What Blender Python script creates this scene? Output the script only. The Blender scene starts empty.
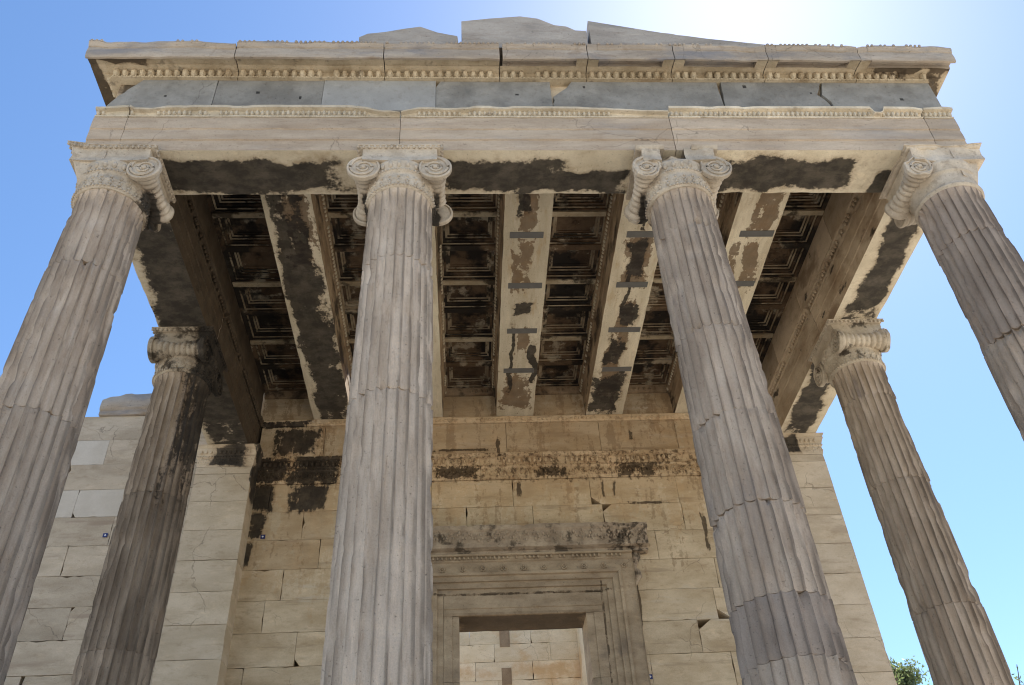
import bpy, math, random
import numpy as np
from mathutils import Matrix, Vector

# ------------------------------------------------------------------ camera, sky, sun, exposure
SC = bpy.context.scene
COL = SC.collection
cam = bpy.data.cameras.new('camera')
cam.sensor_width = 36.0
cam.lens = 881.716 / 1024 * 36.0
cam.clip_start = 0.05
cam.clip_end = 5000
camo = bpy.data.objects.new('camera', cam)
COL.objects.link(camo)
_yaw, _pit, _rol = 0.0757, 0.6910, -0.0614
_fw = Vector((math.sin(_yaw) * math.cos(_pit), math.cos(_yaw) * math.cos(_pit), math.sin(_pit)))
_rt = Vector((math.cos(_yaw), -math.sin(_yaw), 0))
_up = _rt.cross(_fw)
_r2 = _rt * math.cos(_rol) + _up * math.sin(_rol)
_u2 = -_rt * math.sin(_rol) + _up * math.cos(_rol)
_m = Matrix.Identity(4)
for _i in range(3):
    _m[_i][0] = _r2[_i]; _m[_i][1] = _u2[_i]; _m[_i][2] = -_fw[_i]
_m[0][3], _m[1][3], _m[2][3] = -0.9115, -6.5259, -0.3093
camo.matrix_world = _m
SC.camera = camo

SUN_EL = math.radians(57.5)
SUN_AZ = math.radians(32.0)          # from +Y towards +X
world = bpy.data.worlds.new('World')
SC.world = world
world.use_nodes = True
_nt = world.node_tree
_bg = _nt.nodes['Background']
_sky = _nt.nodes.new('ShaderNodeTexSky')
_sky.sky_type = 'NISHITA'
_sky.sun_disc = False
_sky.sun_elevation = SUN_EL
_sky.sun_rotation = SUN_AZ
_sky.altitude = 100
_sky.air_density = 1.0
_sky.dust_density = 0.3
_sky.ozone_density = 2.5
_hs = _nt.nodes.new('ShaderNodeHueSaturation')
_hs.inputs['Saturation'].default_value = 1.12
_nt.links.new(_sky.outputs[0], _hs.inputs['Color'])
_nt.links.new(_hs.outputs[0], _bg.inputs[0])
_bg.inputs[1].default_value = 0.122
sl = bpy.data.lights.new('sun', 'SUN')
sl.energy = 5.0
sl.angle = math.radians(0.53)
sl.color = (1.0, 0.95, 0.87)
so = bpy.data.objects.new('sun', sl)
COL.objects.link(so)
_sd = Vector((math.sin(SUN_AZ) * math.cos(SUN_EL), math.cos(SUN_AZ) * math.cos(SUN_EL), math.sin(SUN_EL)))
so.rotation_euler = _sd.to_track_quat('Z', 'Y').to_euler()
SC.view_settings.view_transform = 'Standard'
SC.view_settings.look = 'None'
SC.view_settings.exposure = 0.92
SC.view_settings.gamma = 1.0
SC.cycles.max_bounces = 8
SC.cycles.diffuse_bounces = 6
SC.cycles.use_denoising = True
SC.cycles.filter_width = 1.1

R = random.Random(7)

# ------------------------------------------------------------------ numpy noise
def _hash(ix, iy, iz, seed):
    n = (ix * 374761393 + iy * 668265263 + iz * 2147483647 + seed * 974634777) & 0xFFFFFFFF
    n = ((n ^ (n >> 13)) * 1274126177) & 0xFFFFFFFF
    n = ((n ^ (n >> 16)) * 2246822519) & 0xFFFFFFFF
    return ((n ^ (n >> 15)) & 0xFFFFFF) / float(0xFFFFFF)

def vnoise(P, seed=0):
    P = np.asarray(P, float)
    i = np.floor(P).astype(np.int64)
    f = P - i
    f = f * f * (3 - 2 * f)
    out = 0
    for dx in (0, 1):
        wx = f[..., 0] if dx else 1 - f[..., 0]
        for dy in (0, 1):
            wy = f[..., 1] if dy else 1 - f[..., 1]
            for dz in (0, 1):
                wz = f[..., 2] if dz else 1 - f[..., 2]
                out = out + wx * wy * wz * _hash(i[..., 0] + dx, i[..., 1] + dy, i[..., 2] + dz, seed)
    return out

def fbm(P, octv=3, seed=0):
    P = np.asarray(P, float)
    s, a, t = 0, 0.5, 0
    for o in range(octv):
        s = s + a * vnoise(P * (2 ** o), seed + o * 17)
        t += a
        a *= 0.5
    return s / t

# ------------------------------------------------------------------ mesh builder and object helpers
class MB:
    def __init__(self):
        self.V = []; self.F = []; self.T = []; self.M = []; self.n = 0; self.PT = []; self.has_pt = False
    def add(self, V, F, tone=0.0, mat=0, pt=None):
        V = np.asarray(V, float).reshape(-1, 3)
        o = self.n
        self.PT.append(np.zeros(len(V)) if pt is None else np.asarray(pt, float).reshape(-1))
        if pt is not None: self.has_pt = True
        self.V.append(V); self.n += len(V)
        arr = hasattr(tone, '__len__')
        for fi, f in enumerate(F):
            self.F.append([o + k for k in f]); self.T.append(float(tone[fi]) if arr else tone)
            self.M.append(mat)
    def grid(self, P, wu=False, wv=False, tone=0.0, mat=0, flip=False, pt=None):
        P = np.asarray(P, float)
        nu, nv = P.shape[:2]
        F = []
        for a in range(nu if wu else nu - 1):
            a2 = (a + 1) % nu
            for b in range(nv if wv else nv - 1):
                b2 = (b + 1) % nv
                q = (a * nv + b, a2 * nv + b, a2 * nv + b2, a * nv + b2)
                F.append(q[::-1] if flip else q)
        self.add(P.reshape(-1, 3), F, tone, mat, pt)
    def box(self, x0, x1, y0, y1, z0, z1, tone=0.0, mat=0):
        V = [(x, y, z) for z in (z0, z1) for y in (y0, y1) for x in (x0, x1)]
        self.add(V, [(0, 2, 3, 1), (4, 5, 7, 6), (0, 1, 5, 4), (2, 6, 7, 3), (0, 4, 6, 2), (1, 3, 7, 5)], tone, mat)
    def ell(self, c, r, nu=8, nv=5, tone=0.0, mat=0):
        th = np.linspace(0, 2 * math.pi, nu, endpoint=False)
        ph = np.linspace(-math.pi / 2, math.pi / 2, nv)
        P = np.zeros((nv, nu, 3))
        P[..., 0] = c[0] + r[0] * np.cos(ph)[:, None] * np.cos(th)[None]
        P[..., 1] = c[1] + r[1] * np.cos(ph)[:, None] * np.sin(th)[None]
        P[..., 2] = c[2] + r[2] * np.sin(ph)[:, None]
        self.grid(P, wv=True, tone=tone, mat=mat, flip=True)
    def tube(self, pts, rad, n=6, tone=0.0, mat=0):
        pts = np.asarray(pts, float)
        rad = np.broadcast_to(np.asarray(rad, float), (len(pts),))
        d = np.gradient(pts, axis=0)
        d /= np.linalg.norm(d, axis=1)[:, None] + 1e-9
        ref = np.array([0, 0, 1.0]) if abs(d[:, 2]).mean() < 0.8 else np.array([1.0, 0, 0])
        u = np.cross(d, ref); u /= np.linalg.norm(u, axis=1)[:, None] + 1e-9
        v = np.cross(d, u)
        th = np.linspace(0, 2 * math.pi, n, endpoint=False)
        P = pts[:, None] + rad[:, None, None] * (u[:, None] * np.cos(th)[None, :, None] + v[:, None] * np.sin(th)[None, :, None])
        self.grid(P, wv=True, tone=tone, mat=mat, flip=True)
        k = len(pts)
        self.add(P[0], [tuple(range(n))], tone, mat); self.add(P[-1], [tuple(range(n))[::-1]], tone, mat)
    def lathe(self, prof, n=48, tone=0.0, mat=0, axis='z', c=(0, 0, 0), rmod=None):
        prof = np.asarray(prof, float)           # (r, h)
        th = np.linspace(0, 2 * math.pi, n, endpoint=False)
        r = prof[:, 0][:, None] * np.ones(n)[None]
        if rmod is not None: r = r + rmod(prof, th)
        P = np.zeros((len(prof), n, 3))
        a, b = r * np.cos(th)[None], r * np.sin(th)[None]
        h = prof[:, 1][:, None] + 0 * a
        if axis == 'z': P[..., 0], P[..., 1], P[..., 2] = a, b, h
        elif axis == 'y': P[..., 0], P[..., 2], P[..., 1] = a, b, h
        else: P[..., 1], P[..., 2], P[..., 0] = a, b, h
        P += np.array(c)
        self.grid(P, wv=True, tone=tone, mat=mat, flip=(axis != 'y'))
    def prism(self, poly, a, b, fmap, tone=0.0, mat=0):
        """outline (s, z) extruded from depth a (front) to b (back); fmap(s, d, z) -> xyz"""
        k = len(poly)
        V = [fmap(s, a, z) for s, z in poly] + [fmap(s, b, z) for s, z in poly]
        F = [tuple(range(k)), tuple(range(2 * k - 1, k - 1, -1))]
        F += [(i, k + i, k + (i + 1) % k, (i + 1) % k) for i in range(k)]
        self.add(V, F, tone, mat)
    def xform(self, fn):
        self.V = [fn(v) for v in self.V]
        return self
    def build(self, name, mats, parent=None, smooth=None, fixn=True):
        V = np.concatenate(self.V) if self.V else np.zeros((0, 3))
        L = np.array(parent.get('_root', (0, 0, 0))) if parent is not None else np.zeros(3)
        me = bpy.data.meshes.new(name)
        me.from_pydata((V - L).tolist(), [], self.F)
        if not isinstance(mats, (list, tuple)): mats = [mats]
        for m in mats: me.materials.append(m)
        me.polygons.foreach_set('material_index', self.M)
        at = me.attributes.new('tone', 'FLOAT', 'FACE')
        at.data.foreach_set('value', self.T)
        if self.has_pt:
            ap = me.attributes.new('patina_shade', 'FLOAT', 'POINT'); ap.data.foreach_set('value', np.concatenate(self.PT))
        if fixn:
            import bmesh
            bm = bmesh.new(); bm.from_mesh(me)
            bmesh.ops.recalc_face_normals(bm, faces=bm.faces)
            bm.to_mesh(me); bm.free()
        if smooth is not None:
            me.polygons.foreach_set('use_smooth', [True] * len(me.polygons))
            me.set_sharp_from_angle(angle=math.radians(smooth))
        me.update()
        o = bpy.data.objects.new(name, me)
        COL.objects.link(o)
        if parent is not None:
            o.parent = parent
            ROOT[o.name] = L
            o['_root'] = L.tolist()
        return o
ROOT = {}

def tag(o, label, cat, group=None, kind=None):
    o['label'] = label; o['category'] = cat
    if group: o['group'] = group
    o['kind'] = kind or 'thing'
    return o

def thing(name, loc, label, cat, group=None):
    o = bpy.data.objects.new(name, None)
    COL.objects.link(o)
    o.empty_display_size = 0.2
    o.location = loc
    o['_root'] = list(loc)
    return tag(o, label, cat, group)

# ------------------------------------------------------------------ materials
def NN(nt, t, **k):
    n = nt.nodes.new(t)
    for a, v in k.items():
        if a.startswith('i_'):
            key = a[2:]
            n.inputs[int(key) if key.isdigit() else key].default_value = v
        else: setattr(n, a, v)
    return n

def math_(nt, op, a, b=None, c=None, clamp=False):
    n = nt.nodes.new('ShaderNodeMath'); n.operation = op; n.use_clamp = clamp
    for i, v in enumerate((a, b, c)):
        if v is None: continue
        if isinstance(v, (int, float)): n.inputs[i].default_value = v
        else: nt.links.new(v, n.inputs[i])
    return n.outputs[0]

def noise_(nt, vec, scale, detail=4, rough=0.55, stretch=None, off=0.0):
    if stretch is not None or off:
        mp = nt.nodes.new('ShaderNodeMapping')
        nt.links.new(vec, mp.inputs[0])
        mp.inputs['Scale'].default_value = stretch or (1, 1, 1)
        mp.inputs['Location'].default_value = (off, off * 1.7, off * 0.6)
        vec = mp.outputs[0]
    n = nt.nodes.new('ShaderNodeTexNoise')
    n.inputs['Scale'].default_value = scale; n.inputs['Detail'].default_value = detail
    n.inputs['Roughness'].default_value = rough
    nt.links.new(vec, n.inputs['Vector'])
    return n.outputs[0]

def ss_(nt, v, a, b):
    n = nt.nodes.new('ShaderNodeMapRange'); n.interpolation_type = 'SMOOTHSTEP'
    nt.links.new(v, n.inputs[0]); n.inputs[1].default_value = a; n.inputs[2].default_value = b
    return n.outputs[0]

def mix_(nt, fac, a, b, mode='MIX'):
    n = nt.nodes.new('ShaderNodeMix'); n.data_type = 'RGBA'; n.blend_type = mode
    for i, v in ((0, fac), (6, a), (7, b)):
        if isinstance(v, (int, float)): n.inputs[i].default_value = v
        elif isinstance(v, tuple): n.inputs[i].default_value = (v[0], v[1], v[2], 1)
        else: nt.links.new(v, n.inputs[i])
    return n.outputs[2]

def stone(name, c1, c2, vein=(1, 1, 1), vscale=3.0, contrast=(0.3, 0.7), vary=0.25, blots=(), stains=(), grain=0.20,
          pits=0.45, bump=0.35, bdist=0.02, rough=0.85, seed=0.0, rnd=0.1, warp=0.32, crack=0.0, fine_vein=0.35):
    """weathered stone. blots: (colour, stretch, scale, lo, hi, strength); stains: (colour, boxes, noise amp, noise scale, strength, stretch)"""
    m = bpy.data.materials.new(name); m.use_nodes = True
    nt = m.node_tree; pb = nt.nodes['Principled BSDF']
    pos = nt.nodes.new('ShaderNodeNewGeometry').outputs['Position']
    at0 = NN(nt, 'ShaderNodeAttribute', attribute_name='tone')
    ofs = NN(nt, 'ShaderNodeVectorMath', operation='MULTIPLY_ADD'); nt.links.new(at0.outputs['Vector'], ofs.inputs[0]); ofs.inputs[1].default_value = (31, 17, 43); nt.links.new(pos, ofs.inputs[2])
    vpos = ofs.outputs[0]
    v = noise_(nt, vpos, vscale, 6, 0.6, vein, seed)
    col = mix_(nt, ss_(nt, v, *contrast), c1, c2)
    big = noise_(nt, pos, 0.9, 3, 0.5, (1, 1, 1), seed + 3.3)
    g = noise_(nt, pos, 90, 2, 0.6)
    k = math_(nt, 'MULTIPLY_ADD', big, vary * 2, 1 - vary)
    k = math_(nt, 'MULTIPLY', k, math_(nt, 'MULTIPLY_ADD', g, grain * 2, 1 - grain))
    at = NN(nt, 'ShaderNodeAttribute', attribute_name='tone')
    ap = NN(nt, 'ShaderNodeAttribute', attribute_name='patina_shade')
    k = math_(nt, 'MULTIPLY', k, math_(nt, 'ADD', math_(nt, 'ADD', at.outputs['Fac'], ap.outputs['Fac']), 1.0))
    oi = nt.nodes.new('ShaderNodeObjectInfo')
    k = math_(nt, 'MULTIPLY', k, math_(nt, 'MULTIPLY_ADD', oi.outputs['Random'], rnd * 2, 1 - rnd))
    pit = None
    if pits > 0:
        pn = noise_(nt, pos, 38, 3, 0.6, (1, 1, 1), seed + 1.9)
        pit = ss_(nt, pn, 0.62, 0.74)
        k = math_(nt, 'MULTIPLY', k, math_(nt, 'MULTIPLY_ADD', pit, -pits, 1.0))
    col = mix_(nt, 1.0, col, k, 'MULTIPLY')
    # hairline cracks and thin mineral veins
    if crack > 0:
        wn = NN(nt, 'ShaderNodeTexNoise'); wn.inputs['Scale'].default_value = 1.6; wn.inputs['Detail'].default_value = 5
        nt.links.new(pos, wn.inputs['Vector'])
        wv = NN(nt, 'ShaderNodeVectorMath', operation='MULTIPLY_ADD'); nt.links.new(wn.outputs[1], wv.inputs[0]); wv.inputs[1].default_value = (.55, .55, .55); nt.links.new(pos, wv.inputs[2])
        vo = NN(nt, 'ShaderNodeTexVoronoi', feature='DISTANCE_TO_EDGE'); vo.inputs['Scale'].default_value = 1.15; nt.links.new(wv.outputs[0], vo.inputs['Vector'])
        ck = ss_(nt, vo.outputs['Distance'], 0.007, 0.001)
        ck = math_(nt, 'MULTIPLY', ck, ss_(nt, noise_(nt, pos, 1.1, 2, .5, (1, 1, 1), seed + 7.7), 0.54, 0.62))
        col = mix_(nt, math_(nt, 'MULTIPLY', ck, crack), col, (0.07, 0.055, 0.045))
    if fine_vein > 0:
        fv = noise_(nt, vpos, vscale * 3.1, 9, 0.72, tuple(x * 1.15 for x in vein), seed + 4.4)
        col = mix_(nt, math_(nt, 'MULTIPLY', ss_(nt, fv, 0.52, 0.66), fine_vein), col, mix_(nt, 1.0, col, (0.60, 0.52, 0.45), 'MULTIPLY'))
        fv2 = noise_(nt, vpos, vscale * 2.3, 9, 0.72, tuple(x * 1.15 for x in vein), seed + 14.4)
        col = mix_(nt, math_(nt, 'MULTIPLY', ss_(nt, fv2, 0.54, 0.66), fine_vein), col, mix_(nt, 1.0, col, (1.30, 1.27, 1.22), 'MULTIPLY'))
    for i, (c, st, sc, lo, hi, s) in enumerate(blots):
        b = noise_(nt, pos, sc, 7, 0.62, st, seed + 5.1 + i * 2.7)
        col = mix_(nt, math_(nt, 'MULTIPLY', ss_(nt, b, lo, hi), s), col, c)
    for i, (c, boxes, amp, nsc, s, st, *cap) in enumerate(stains):
        nz = noise_(nt, pos, nsc, 7, 0.62, st, seed + 9.7 + i * 3.1)
        tot = None
        pn_ = NN(nt, 'ShaderNodeTexNoise'); pn_.inputs['Scale'].default_value = 1.7; pn_.inputs['Detail'].default_value = 3
        nt.links.new(pos, pn_.inputs['Vector'])
        a0 = NN(nt, 'ShaderNodeVectorMath', operation='SUBTRACT'); nt.links.new(pn_.outputs[1], a0.inputs[0]); a0.inputs[1].default_value = (.5, .5, .5)
        wpos = NN(nt, 'ShaderNodeVectorMath', operation='MULTIPLY_ADD'); nt.links.new(a0.outputs[0], wpos.inputs[0]); wpos.inputs[1].default_value = (warp, warp, warp * .15 if boxes[0][1][2] < .05 else warp); nt.links.new(pos, wpos.inputs[2])
        wp = wpos.outputs[0]
        for ctr, h in boxes:
            a = NN(nt, 'ShaderNodeVectorMath', operation='SUBTRACT'); nt.links.new(wp, a.inputs[0]); a.inputs[1].default_value = ctr
            b = NN(nt, 'ShaderNodeVectorMath', operation='ABSOLUTE'); nt.links.new(a.outputs[0], b.inputs[0])
            d = NN(nt, 'ShaderNodeVectorMath', operation='DIVIDE'); nt.links.new(b.outputs[0], d.inputs[0]); d.inputs[1].default_value = h
            sp = nt.nodes.new('ShaderNodeSeparateXYZ'); nt.links.new(d.outputs[0], sp.inputs[0])
            mx = math_(nt, 'MAXIMUM', math_(nt, 'MAXIMUM', sp.outputs[0], sp.outputs[1]), sp.outputs[2])
            e = math_(nt, 'SUBTRACT', 1.0, mx)
            tot = e if tot is None else math_(nt, 'MAXIMUM', tot, e)
        if cap: tot = math_(nt, 'MINIMUM', tot, cap[0])
        q = math_(nt, 'MULTIPLY_ADD', math_(nt, 'SUBTRACT', nz, 0.5), amp, tot)
        fine = noise_(nt, pos, 17, 6, 0.65, (1, 1, 1), seed + 2.2)
        q = math_(nt, 'MULTIPLY_ADD', math_(nt, 'SUBTRACT', fine, 0.5), amp * 0.5, q)
        if sum(c) < .2:
            col = mix_(nt, math_(nt, 'MULTIPLY', ss_(nt, q, -0.28, 0.10), 0.45), col, mix_(nt, 1.0, col, (0.42, 0.33, 0.25), 'MULTIPLY'))
        thin = ss_(nt, noise_(nt, pos, 4.2, 8, .7, (1, 1, 1), seed + 33), .60, .42)
        col = mix_(nt, math_(nt, 'MULTIPLY', ss_(nt, q, -0.03, 0.15), math_(nt, 'MULTIPLY_ADD', thin, s * .08, s * .92)), col, mix_(nt, ss_(nt, noise_(nt, pos, 3.4, 9, .72, (1, 1.8, .6), seed + 21), .44, .66), c, tuple(x * k_ for x, k_ in zip(c, (2.8, 2.65, 2.5) if sum(c) < .1 else (1.35, 1.25, 1.1)))))
    nt.links.new(col, pb.inputs['Base Color'])
    pb.inputs['Roughness'].default_value = rough
    pb.inputs['Specular IOR Level'].default_value = 0.25
    if bump > 0:
        h = math_(nt, 'MULTIPLY_ADD', noise_(nt, pos, 11, 9, 0.70, vein if max(vein) < 3 else (1, 1, 1), seed), 1.0, math_(nt, 'MULTIPLY', v, 0.8))
        if pit is not None: h = math_(nt, 'MULTIPLY_ADD', pit, -0.35, h)
        bn = NN(nt, 'ShaderNodeBump'); bn.inputs['Strength'].default_value = bump; bn.inputs['Distance'].default_value = bdist
        nt.links.new(h, bn.inputs['Height']); nt.links.new(bn.outputs[0], pb.inputs['Normal'])
    return m

def flat(name, c, rough=0.6, metal=0.0, trans=0.0):
    m = bpy.data.materials.new(name); m.use_nodes = True
    nt = m.node_tree; pb = nt.nodes['Principled BSDF']
    pos = nt.nodes.new('ShaderNodeNewGeometry').outputs['Position']
    n = noise_(nt, pos, 12, 4)
    nt.links.new(mix_(nt, 1.0, c, math_(nt, 'MULTIPLY_ADD', n, 0.5, 0.75), 'MULTIPLY'), pb.inputs['Base Color'])
    pb.inputs['Roughness'].default_value = rough; pb.inputs['Metallic'].default_value = metal
    return m

BLACK = (0.020, 0.018, 0.016)
SOOT_BROWN = (0.045, 0.034, 0.024)
BROWN = (0.17, 0.10, 0.05)
ORANGE = (0.40, 0.25, 0.12)
HX, HY, HZ = (5.5, .25, 2), (.25, 5.5, 2), (2, 2, .4)

M = {}
VC = (7, 7, 1.1)          # vertical streaks for columns
M['col_grey'] = stone('pale_grey_marble', (0.44, 0.355, 0.275), (0.58, 0.485, 0.39), VC, 1.0, (0.35, 0.65), 0.12, bump=0.5, seed=1,
                      blots=[((0.26, 0.225, 0.205), (9, 9, .7), 1.2, 0.56, 0.72, 0.35)])
M['col_brown'] = stone('brown_grey_marble', (0.37, 0.29, 0.22), (0.51, 0.42, 0.335), VC, 1.0, (0.35, 0.65), 0.14, bump=0.6, seed=2,
                       blots=[((0.17, 0.15, 0.135), (8, 8, .6), 1.3, 0.55, 0.72, 0.45), ((0.50, 0.46, 0.41), (7, 7, 1), 2.0, 0.62, 0.74, 0.5)])
M['col_purple'] = stone('mauve_grey_marble', (0.37, 0.292, 0.225), (0.49, 0.40, 0.315), (6, 6, 1.2), 1.0, (0.35, 0.65), 0.12, bump=0.5, seed=3,
                        blots=[((0.22, 0.195, 0.185), (5, 5, .8), 1.3, 0.56, 0.70, 0.35)])
M['col_smooth'] = stone('smooth_grey_marble', (0.31, 0.248, 0.20), (0.41, 0.335, 0.275), (4, 4, 1.2), 1.0, (0.3, 0.7), 0.10, bump=0.3, seed=4)
M['col_dark'] = stone('sooty_brown_marble', (0.24, 0.185, 0.135), (0.40, 0.32, 0.24), VC, 1.0, (0.35, 0.65), 0.15, bump=0.6, seed=5,
                      stains=[(BLACK, [((-4.25, 3.0, 6.9), (0.26, .6, 1.5))], 1.6, 2.5, 0.85, (3, 3, .6), .3)])
M['col_tan'] = stone('tan_marble', (0.37, 0.29, 0.215), (0.51, 0.415, 0.32), (6, 6, 1.2), 1.0, (0.35, 0.65), 0.14, bump=0.5, seed=6,
                     blots=[((0.20, 0.165, 0.15), (5, 5, .7), 1.2, 0.56, 0.70, 0.7)])
CAPC = ((0.40, 0.34, 0.27), (0.55, 0.48, 0.39))
M['cap'] = stone('carved_marble', *CAPC, (1, 1, 1), 5, (0.3, 0.7), 0.14, bump=0.5, seed=7,
                 blots=[((0.23, 0.19, 0.15), (1, 1, 1), 9, 0.55, 0.70, 0.55)], warp=.1,
                 stains=[(BLACK, [((-4.33, .16, 7.17), (.14, .30, .2)), ((-1.85, .2, 7.17), (.12, .25, .22)), ((-1.25, .2, 7.17), (.12, .25, .22)), ((1.25, .2, 7.2), (.12, .25, .2))], 1.0, 5, 0.93, (1, 1, 1))])
M['cap_dark'] = stone('sooty_carved_marble', (0.30, 0.25, 0.19), (0.42, 0.36, 0.28), (1, 1, 1), 5, (0.3, 0.7), 0.15, bump=0.5, seed=8,
                      blots=[(SOOT_BROWN, (1, 1, 1), 5, 0.47, 0.60, 0.9)],
                      stains=[(BLACK, [((-4.15, 3.1, 7.3), (.3, 1, .9))], 0.8, 4, 0.95, (1, 1, 1))])
M['cap_worn'] = stone('worn_carved_marble', (0.40, 0.34, 0.26), (0.54, 0.47, 0.37), (1, 1, 1), 5, (0.3, 0.7), 0.15, bump=0.5, seed=9,
                      blots=[(SOOT_BROWN, (1, 1, 1), 4, 0.56, 0.64, 0.85)])
M['arch'] = stone('architrave_marble', (0.37, 0.29, 0.215), (0.50, 0.41, 0.315), (.7, .7, 3.2), 1.6, (0.28, 0.72), 0.12, bump=0.35, seed=10, crack=0.45,
                  blots=[((0.32, 0.265, 0.215), (.6, .6, 4), 1.2, 0.56, 0.70, 0.6), ((0.30, 0.29, 0.29), (.6, .6, 3), 0.8, 0.52, 0.72, 0.45)])
SOFF = [((-3.25, .06, 7.635), (1.12, .24, .04)), ((-.45, .02, 7.635), (.72, .21, .04)), ((.38, .15, 7.635), (.68, .14, .04)),
        ((2.9, .04, 7.635), (.92, .23, .04)), ((4.12, .2, 7.635), (.12, .16, .04))]
M['soffit'] = stone('cream_soffit_marble', (0.54, 0.47, 0.35), (0.68, 0.61, 0.475), (1, 1, 1), 2.2, (0.3, 0.7), 0.10, bump=0.25, seed=11,
                    blots=[((0.36, 0.27, 0.16), (1, 1, 1), 2.3, 0.60, 0.72, 0.5)],
                    stains=[(BLACK, SOFF + [((4.68, 1.55, 7.635), (.21, 1.15, .04)), ((4.60, 4.55, 7.635), (.22, 1.02, .04)), ((-4.56, 2.9, 7.635), (.33, 3.2, .04))], 1.3, 3.0, 0.95, (1, 1, 1), .5)])
M['arch_in'] = stone('brown_inner_marble', (0.40, 0.31, 0.21), (0.56, 0.46, 0.335), (1.3, .8, 1.3), 1.8, (0.35, 0.65), 0.15, bump=0.3, seed=12,
                     blots=[((0.20, 0.13, 0.075), (1.5, .7, 1.5), 1.3, 0.50, 0.66, 0.7), (BLACK, (2, 1, 2), 2.0, 0.62, 0.68, 0.85)],
                     stains=[(SOOT_BROWN, [((-4.3, 3, 8.2), (.6, 4, .9))], 0.6, 2, 0.9, (1, 1, 1))])
M['crown'] = stone('cream_carved_marble', (0.44, 0.38, 0.29), (0.60, 0.53, 0.42), (1, 1, 1), 4, (0.3, 0.7), 0.15, bump=0.4, seed=13,
                   blots=[((0.22, 0.17, 0.12), (1, 1, 2), 4, 0.58, 0.72, 0.6)])
HOLES = [((x, -.33, z), (.014 + .008 * (k % 2), .1, .016 + .007 * (k % 3))) for k, (x, z) in enumerate([(-4.3, 8.62), (-3.25, 8.7), (-2.75, 8.60), (-.2, 8.68), (.62, 8.83), (2.6, 8.85), (3.4, 8.72), (4.5, 8.6)])]
M['frieze'] = stone('blue_grey_limestone', (0.19, 0.181, 0.165), (0.285, 0.274, 0.252), (1, 1, 1), 3, (0.3, 0.7), 0.12, bump=0.35, seed=14, pits=0.4, crack=0.45,
                    blots=[((0.33, 0.31, 0.28), (1, 1, 1), 1.7, 0.57, 0.70, 0.5), ((0.11, 0.11, 0.11), (1, 1, 1), 2.6, 0.60, 0.74, 0.6)],
                    stains=[((0.02, 0.02, 0.02), HOLES, 0.5, 20, 0.95, (1, 1, 1))], warp=0.0)
M['frieze_new'] = stone('new_grey_marble', (0.33, 0.325, 0.31), (0.39, 0.385, 0.37), (1, 1, 1), 3, (0.3, 0.7), 0.06, bump=0.12, seed=15, pits=0.0)
M['cornice'] = stone('cornice_marble', (0.31, 0.26, 0.21), (0.43, 0.37, 0.305), (.6, .6, 3), 2.0, (0.35, 0.65), 0.14, bump=0.45, seed=16, crack=0.45,
                     blots=[((0.20, 0.20, 0.215), (.7, .7, 2), 1.6, 0.50, 0.68, 0.7), ((0.22, 0.16, 0.11), (1, 1, 1), 3, 0.60, 0.72, 0.6)])
M['bed'] = stone('cornice_soffit_marble', (0.37, 0.30, 0.205), (0.54, 0.46, 0.34), (1, 1, 1), 3.0, (0.3, 0.7), 0.18, bump=0.4, seed=17,
                 blots=[((0.20, 0.125, 0.06), (1, 1, 1), 2.2, 0.55, 0.70, 0.6), ((0.09, 0.075, 0.06), (1, 1, 1), 4.5, 0.60, 0.70, 0.6)],
                 stains=[(SOOT_BROWN, [((5.08, -.15, 9.0), (.14, .5, .2)), ((4.75, -.5, 9.05), (.5, .08, .1)), ((-5.17, -.2, 9.0), (.10, .5, .2)), ((-4.9, -.52, 9.05), (.35, .06, .1))], 1.4, 4, .85, (1, 1, 1), .3)])
M['pediment'] = stone('pediment_marble', (0.30, 0.265, 0.23), (0.42, 0.38, 0.335), (.8, .8, 2.4), 1.6, (0.3, 0.7), 0.12, bump=0.35, seed=18, crack=0.45,
                      blots=[((0.20, 0.195, 0.19), (.6, .6, 2), 1.5, 0.55, 0.7, 0.6)])
BST = [((-3.1, 3.6, 8.36), (.20, 2.9, .04)), ((-3.2, 2.6, 8.36), (.14, 1.6, .04)), ((-3.0, 4.6, 8.36), (.24, 1.5, .04)), ((.02, 3.15, 8.36), (.13, .12, .04)),
       ((1.55, 2.15, 8.36), (.11, .34, .04)), ((1.62, 3.35, 8.36), (.12, .25, .04)), ((1.50, 4.15, 8.36), (.14, .33, .04)), ((1.50, 5.3, 8.36), (.26, .55, .04)), ((-.05, .9, 8.36), (.1, .4, .04)), ((-.12, 4.4, 8.36), (.03, .8, .04)), ((.22, 4.4, 8.36), (.05, .5, .04)), ((1.6, 1.3, 8.36), (.03, .3, .04)), ((1.5, 2.9, 8.36), (.03, .6, .04))]
BBR = [((.02, 1.15, 8.36), (.12, .5, .04)), ((.02, 2.2, 8.36), (.1, .4, .04)), ((-.1, 2.35, 8.36), (.08, .35, .04)), ((0, 5.2, 8.36), (.22, .45, .04)), ((.05, 3.9, 8.36), (.1, .3, .04)),
       ((1.55, 2.2, 8.36), (.17, .5, .04)), ((1.55, 3.6, 8.36), (.1, .6, .04)), ((1.5, 4.6, 8.36), (.15, .8, .04)), ((3.15, 1.1, 8.36), (.17, .55, .04)), ((3.2, 2.3, 8.36), (.12, .45, .04)), ((2.95, 2.2, 8.36), (.07, .4, .04)),
       ((-3.0, .9, 8.36), (.2, .9, .04)), ((-3.05, 2.0, 8.36), (.15, .3, .04))]
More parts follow.
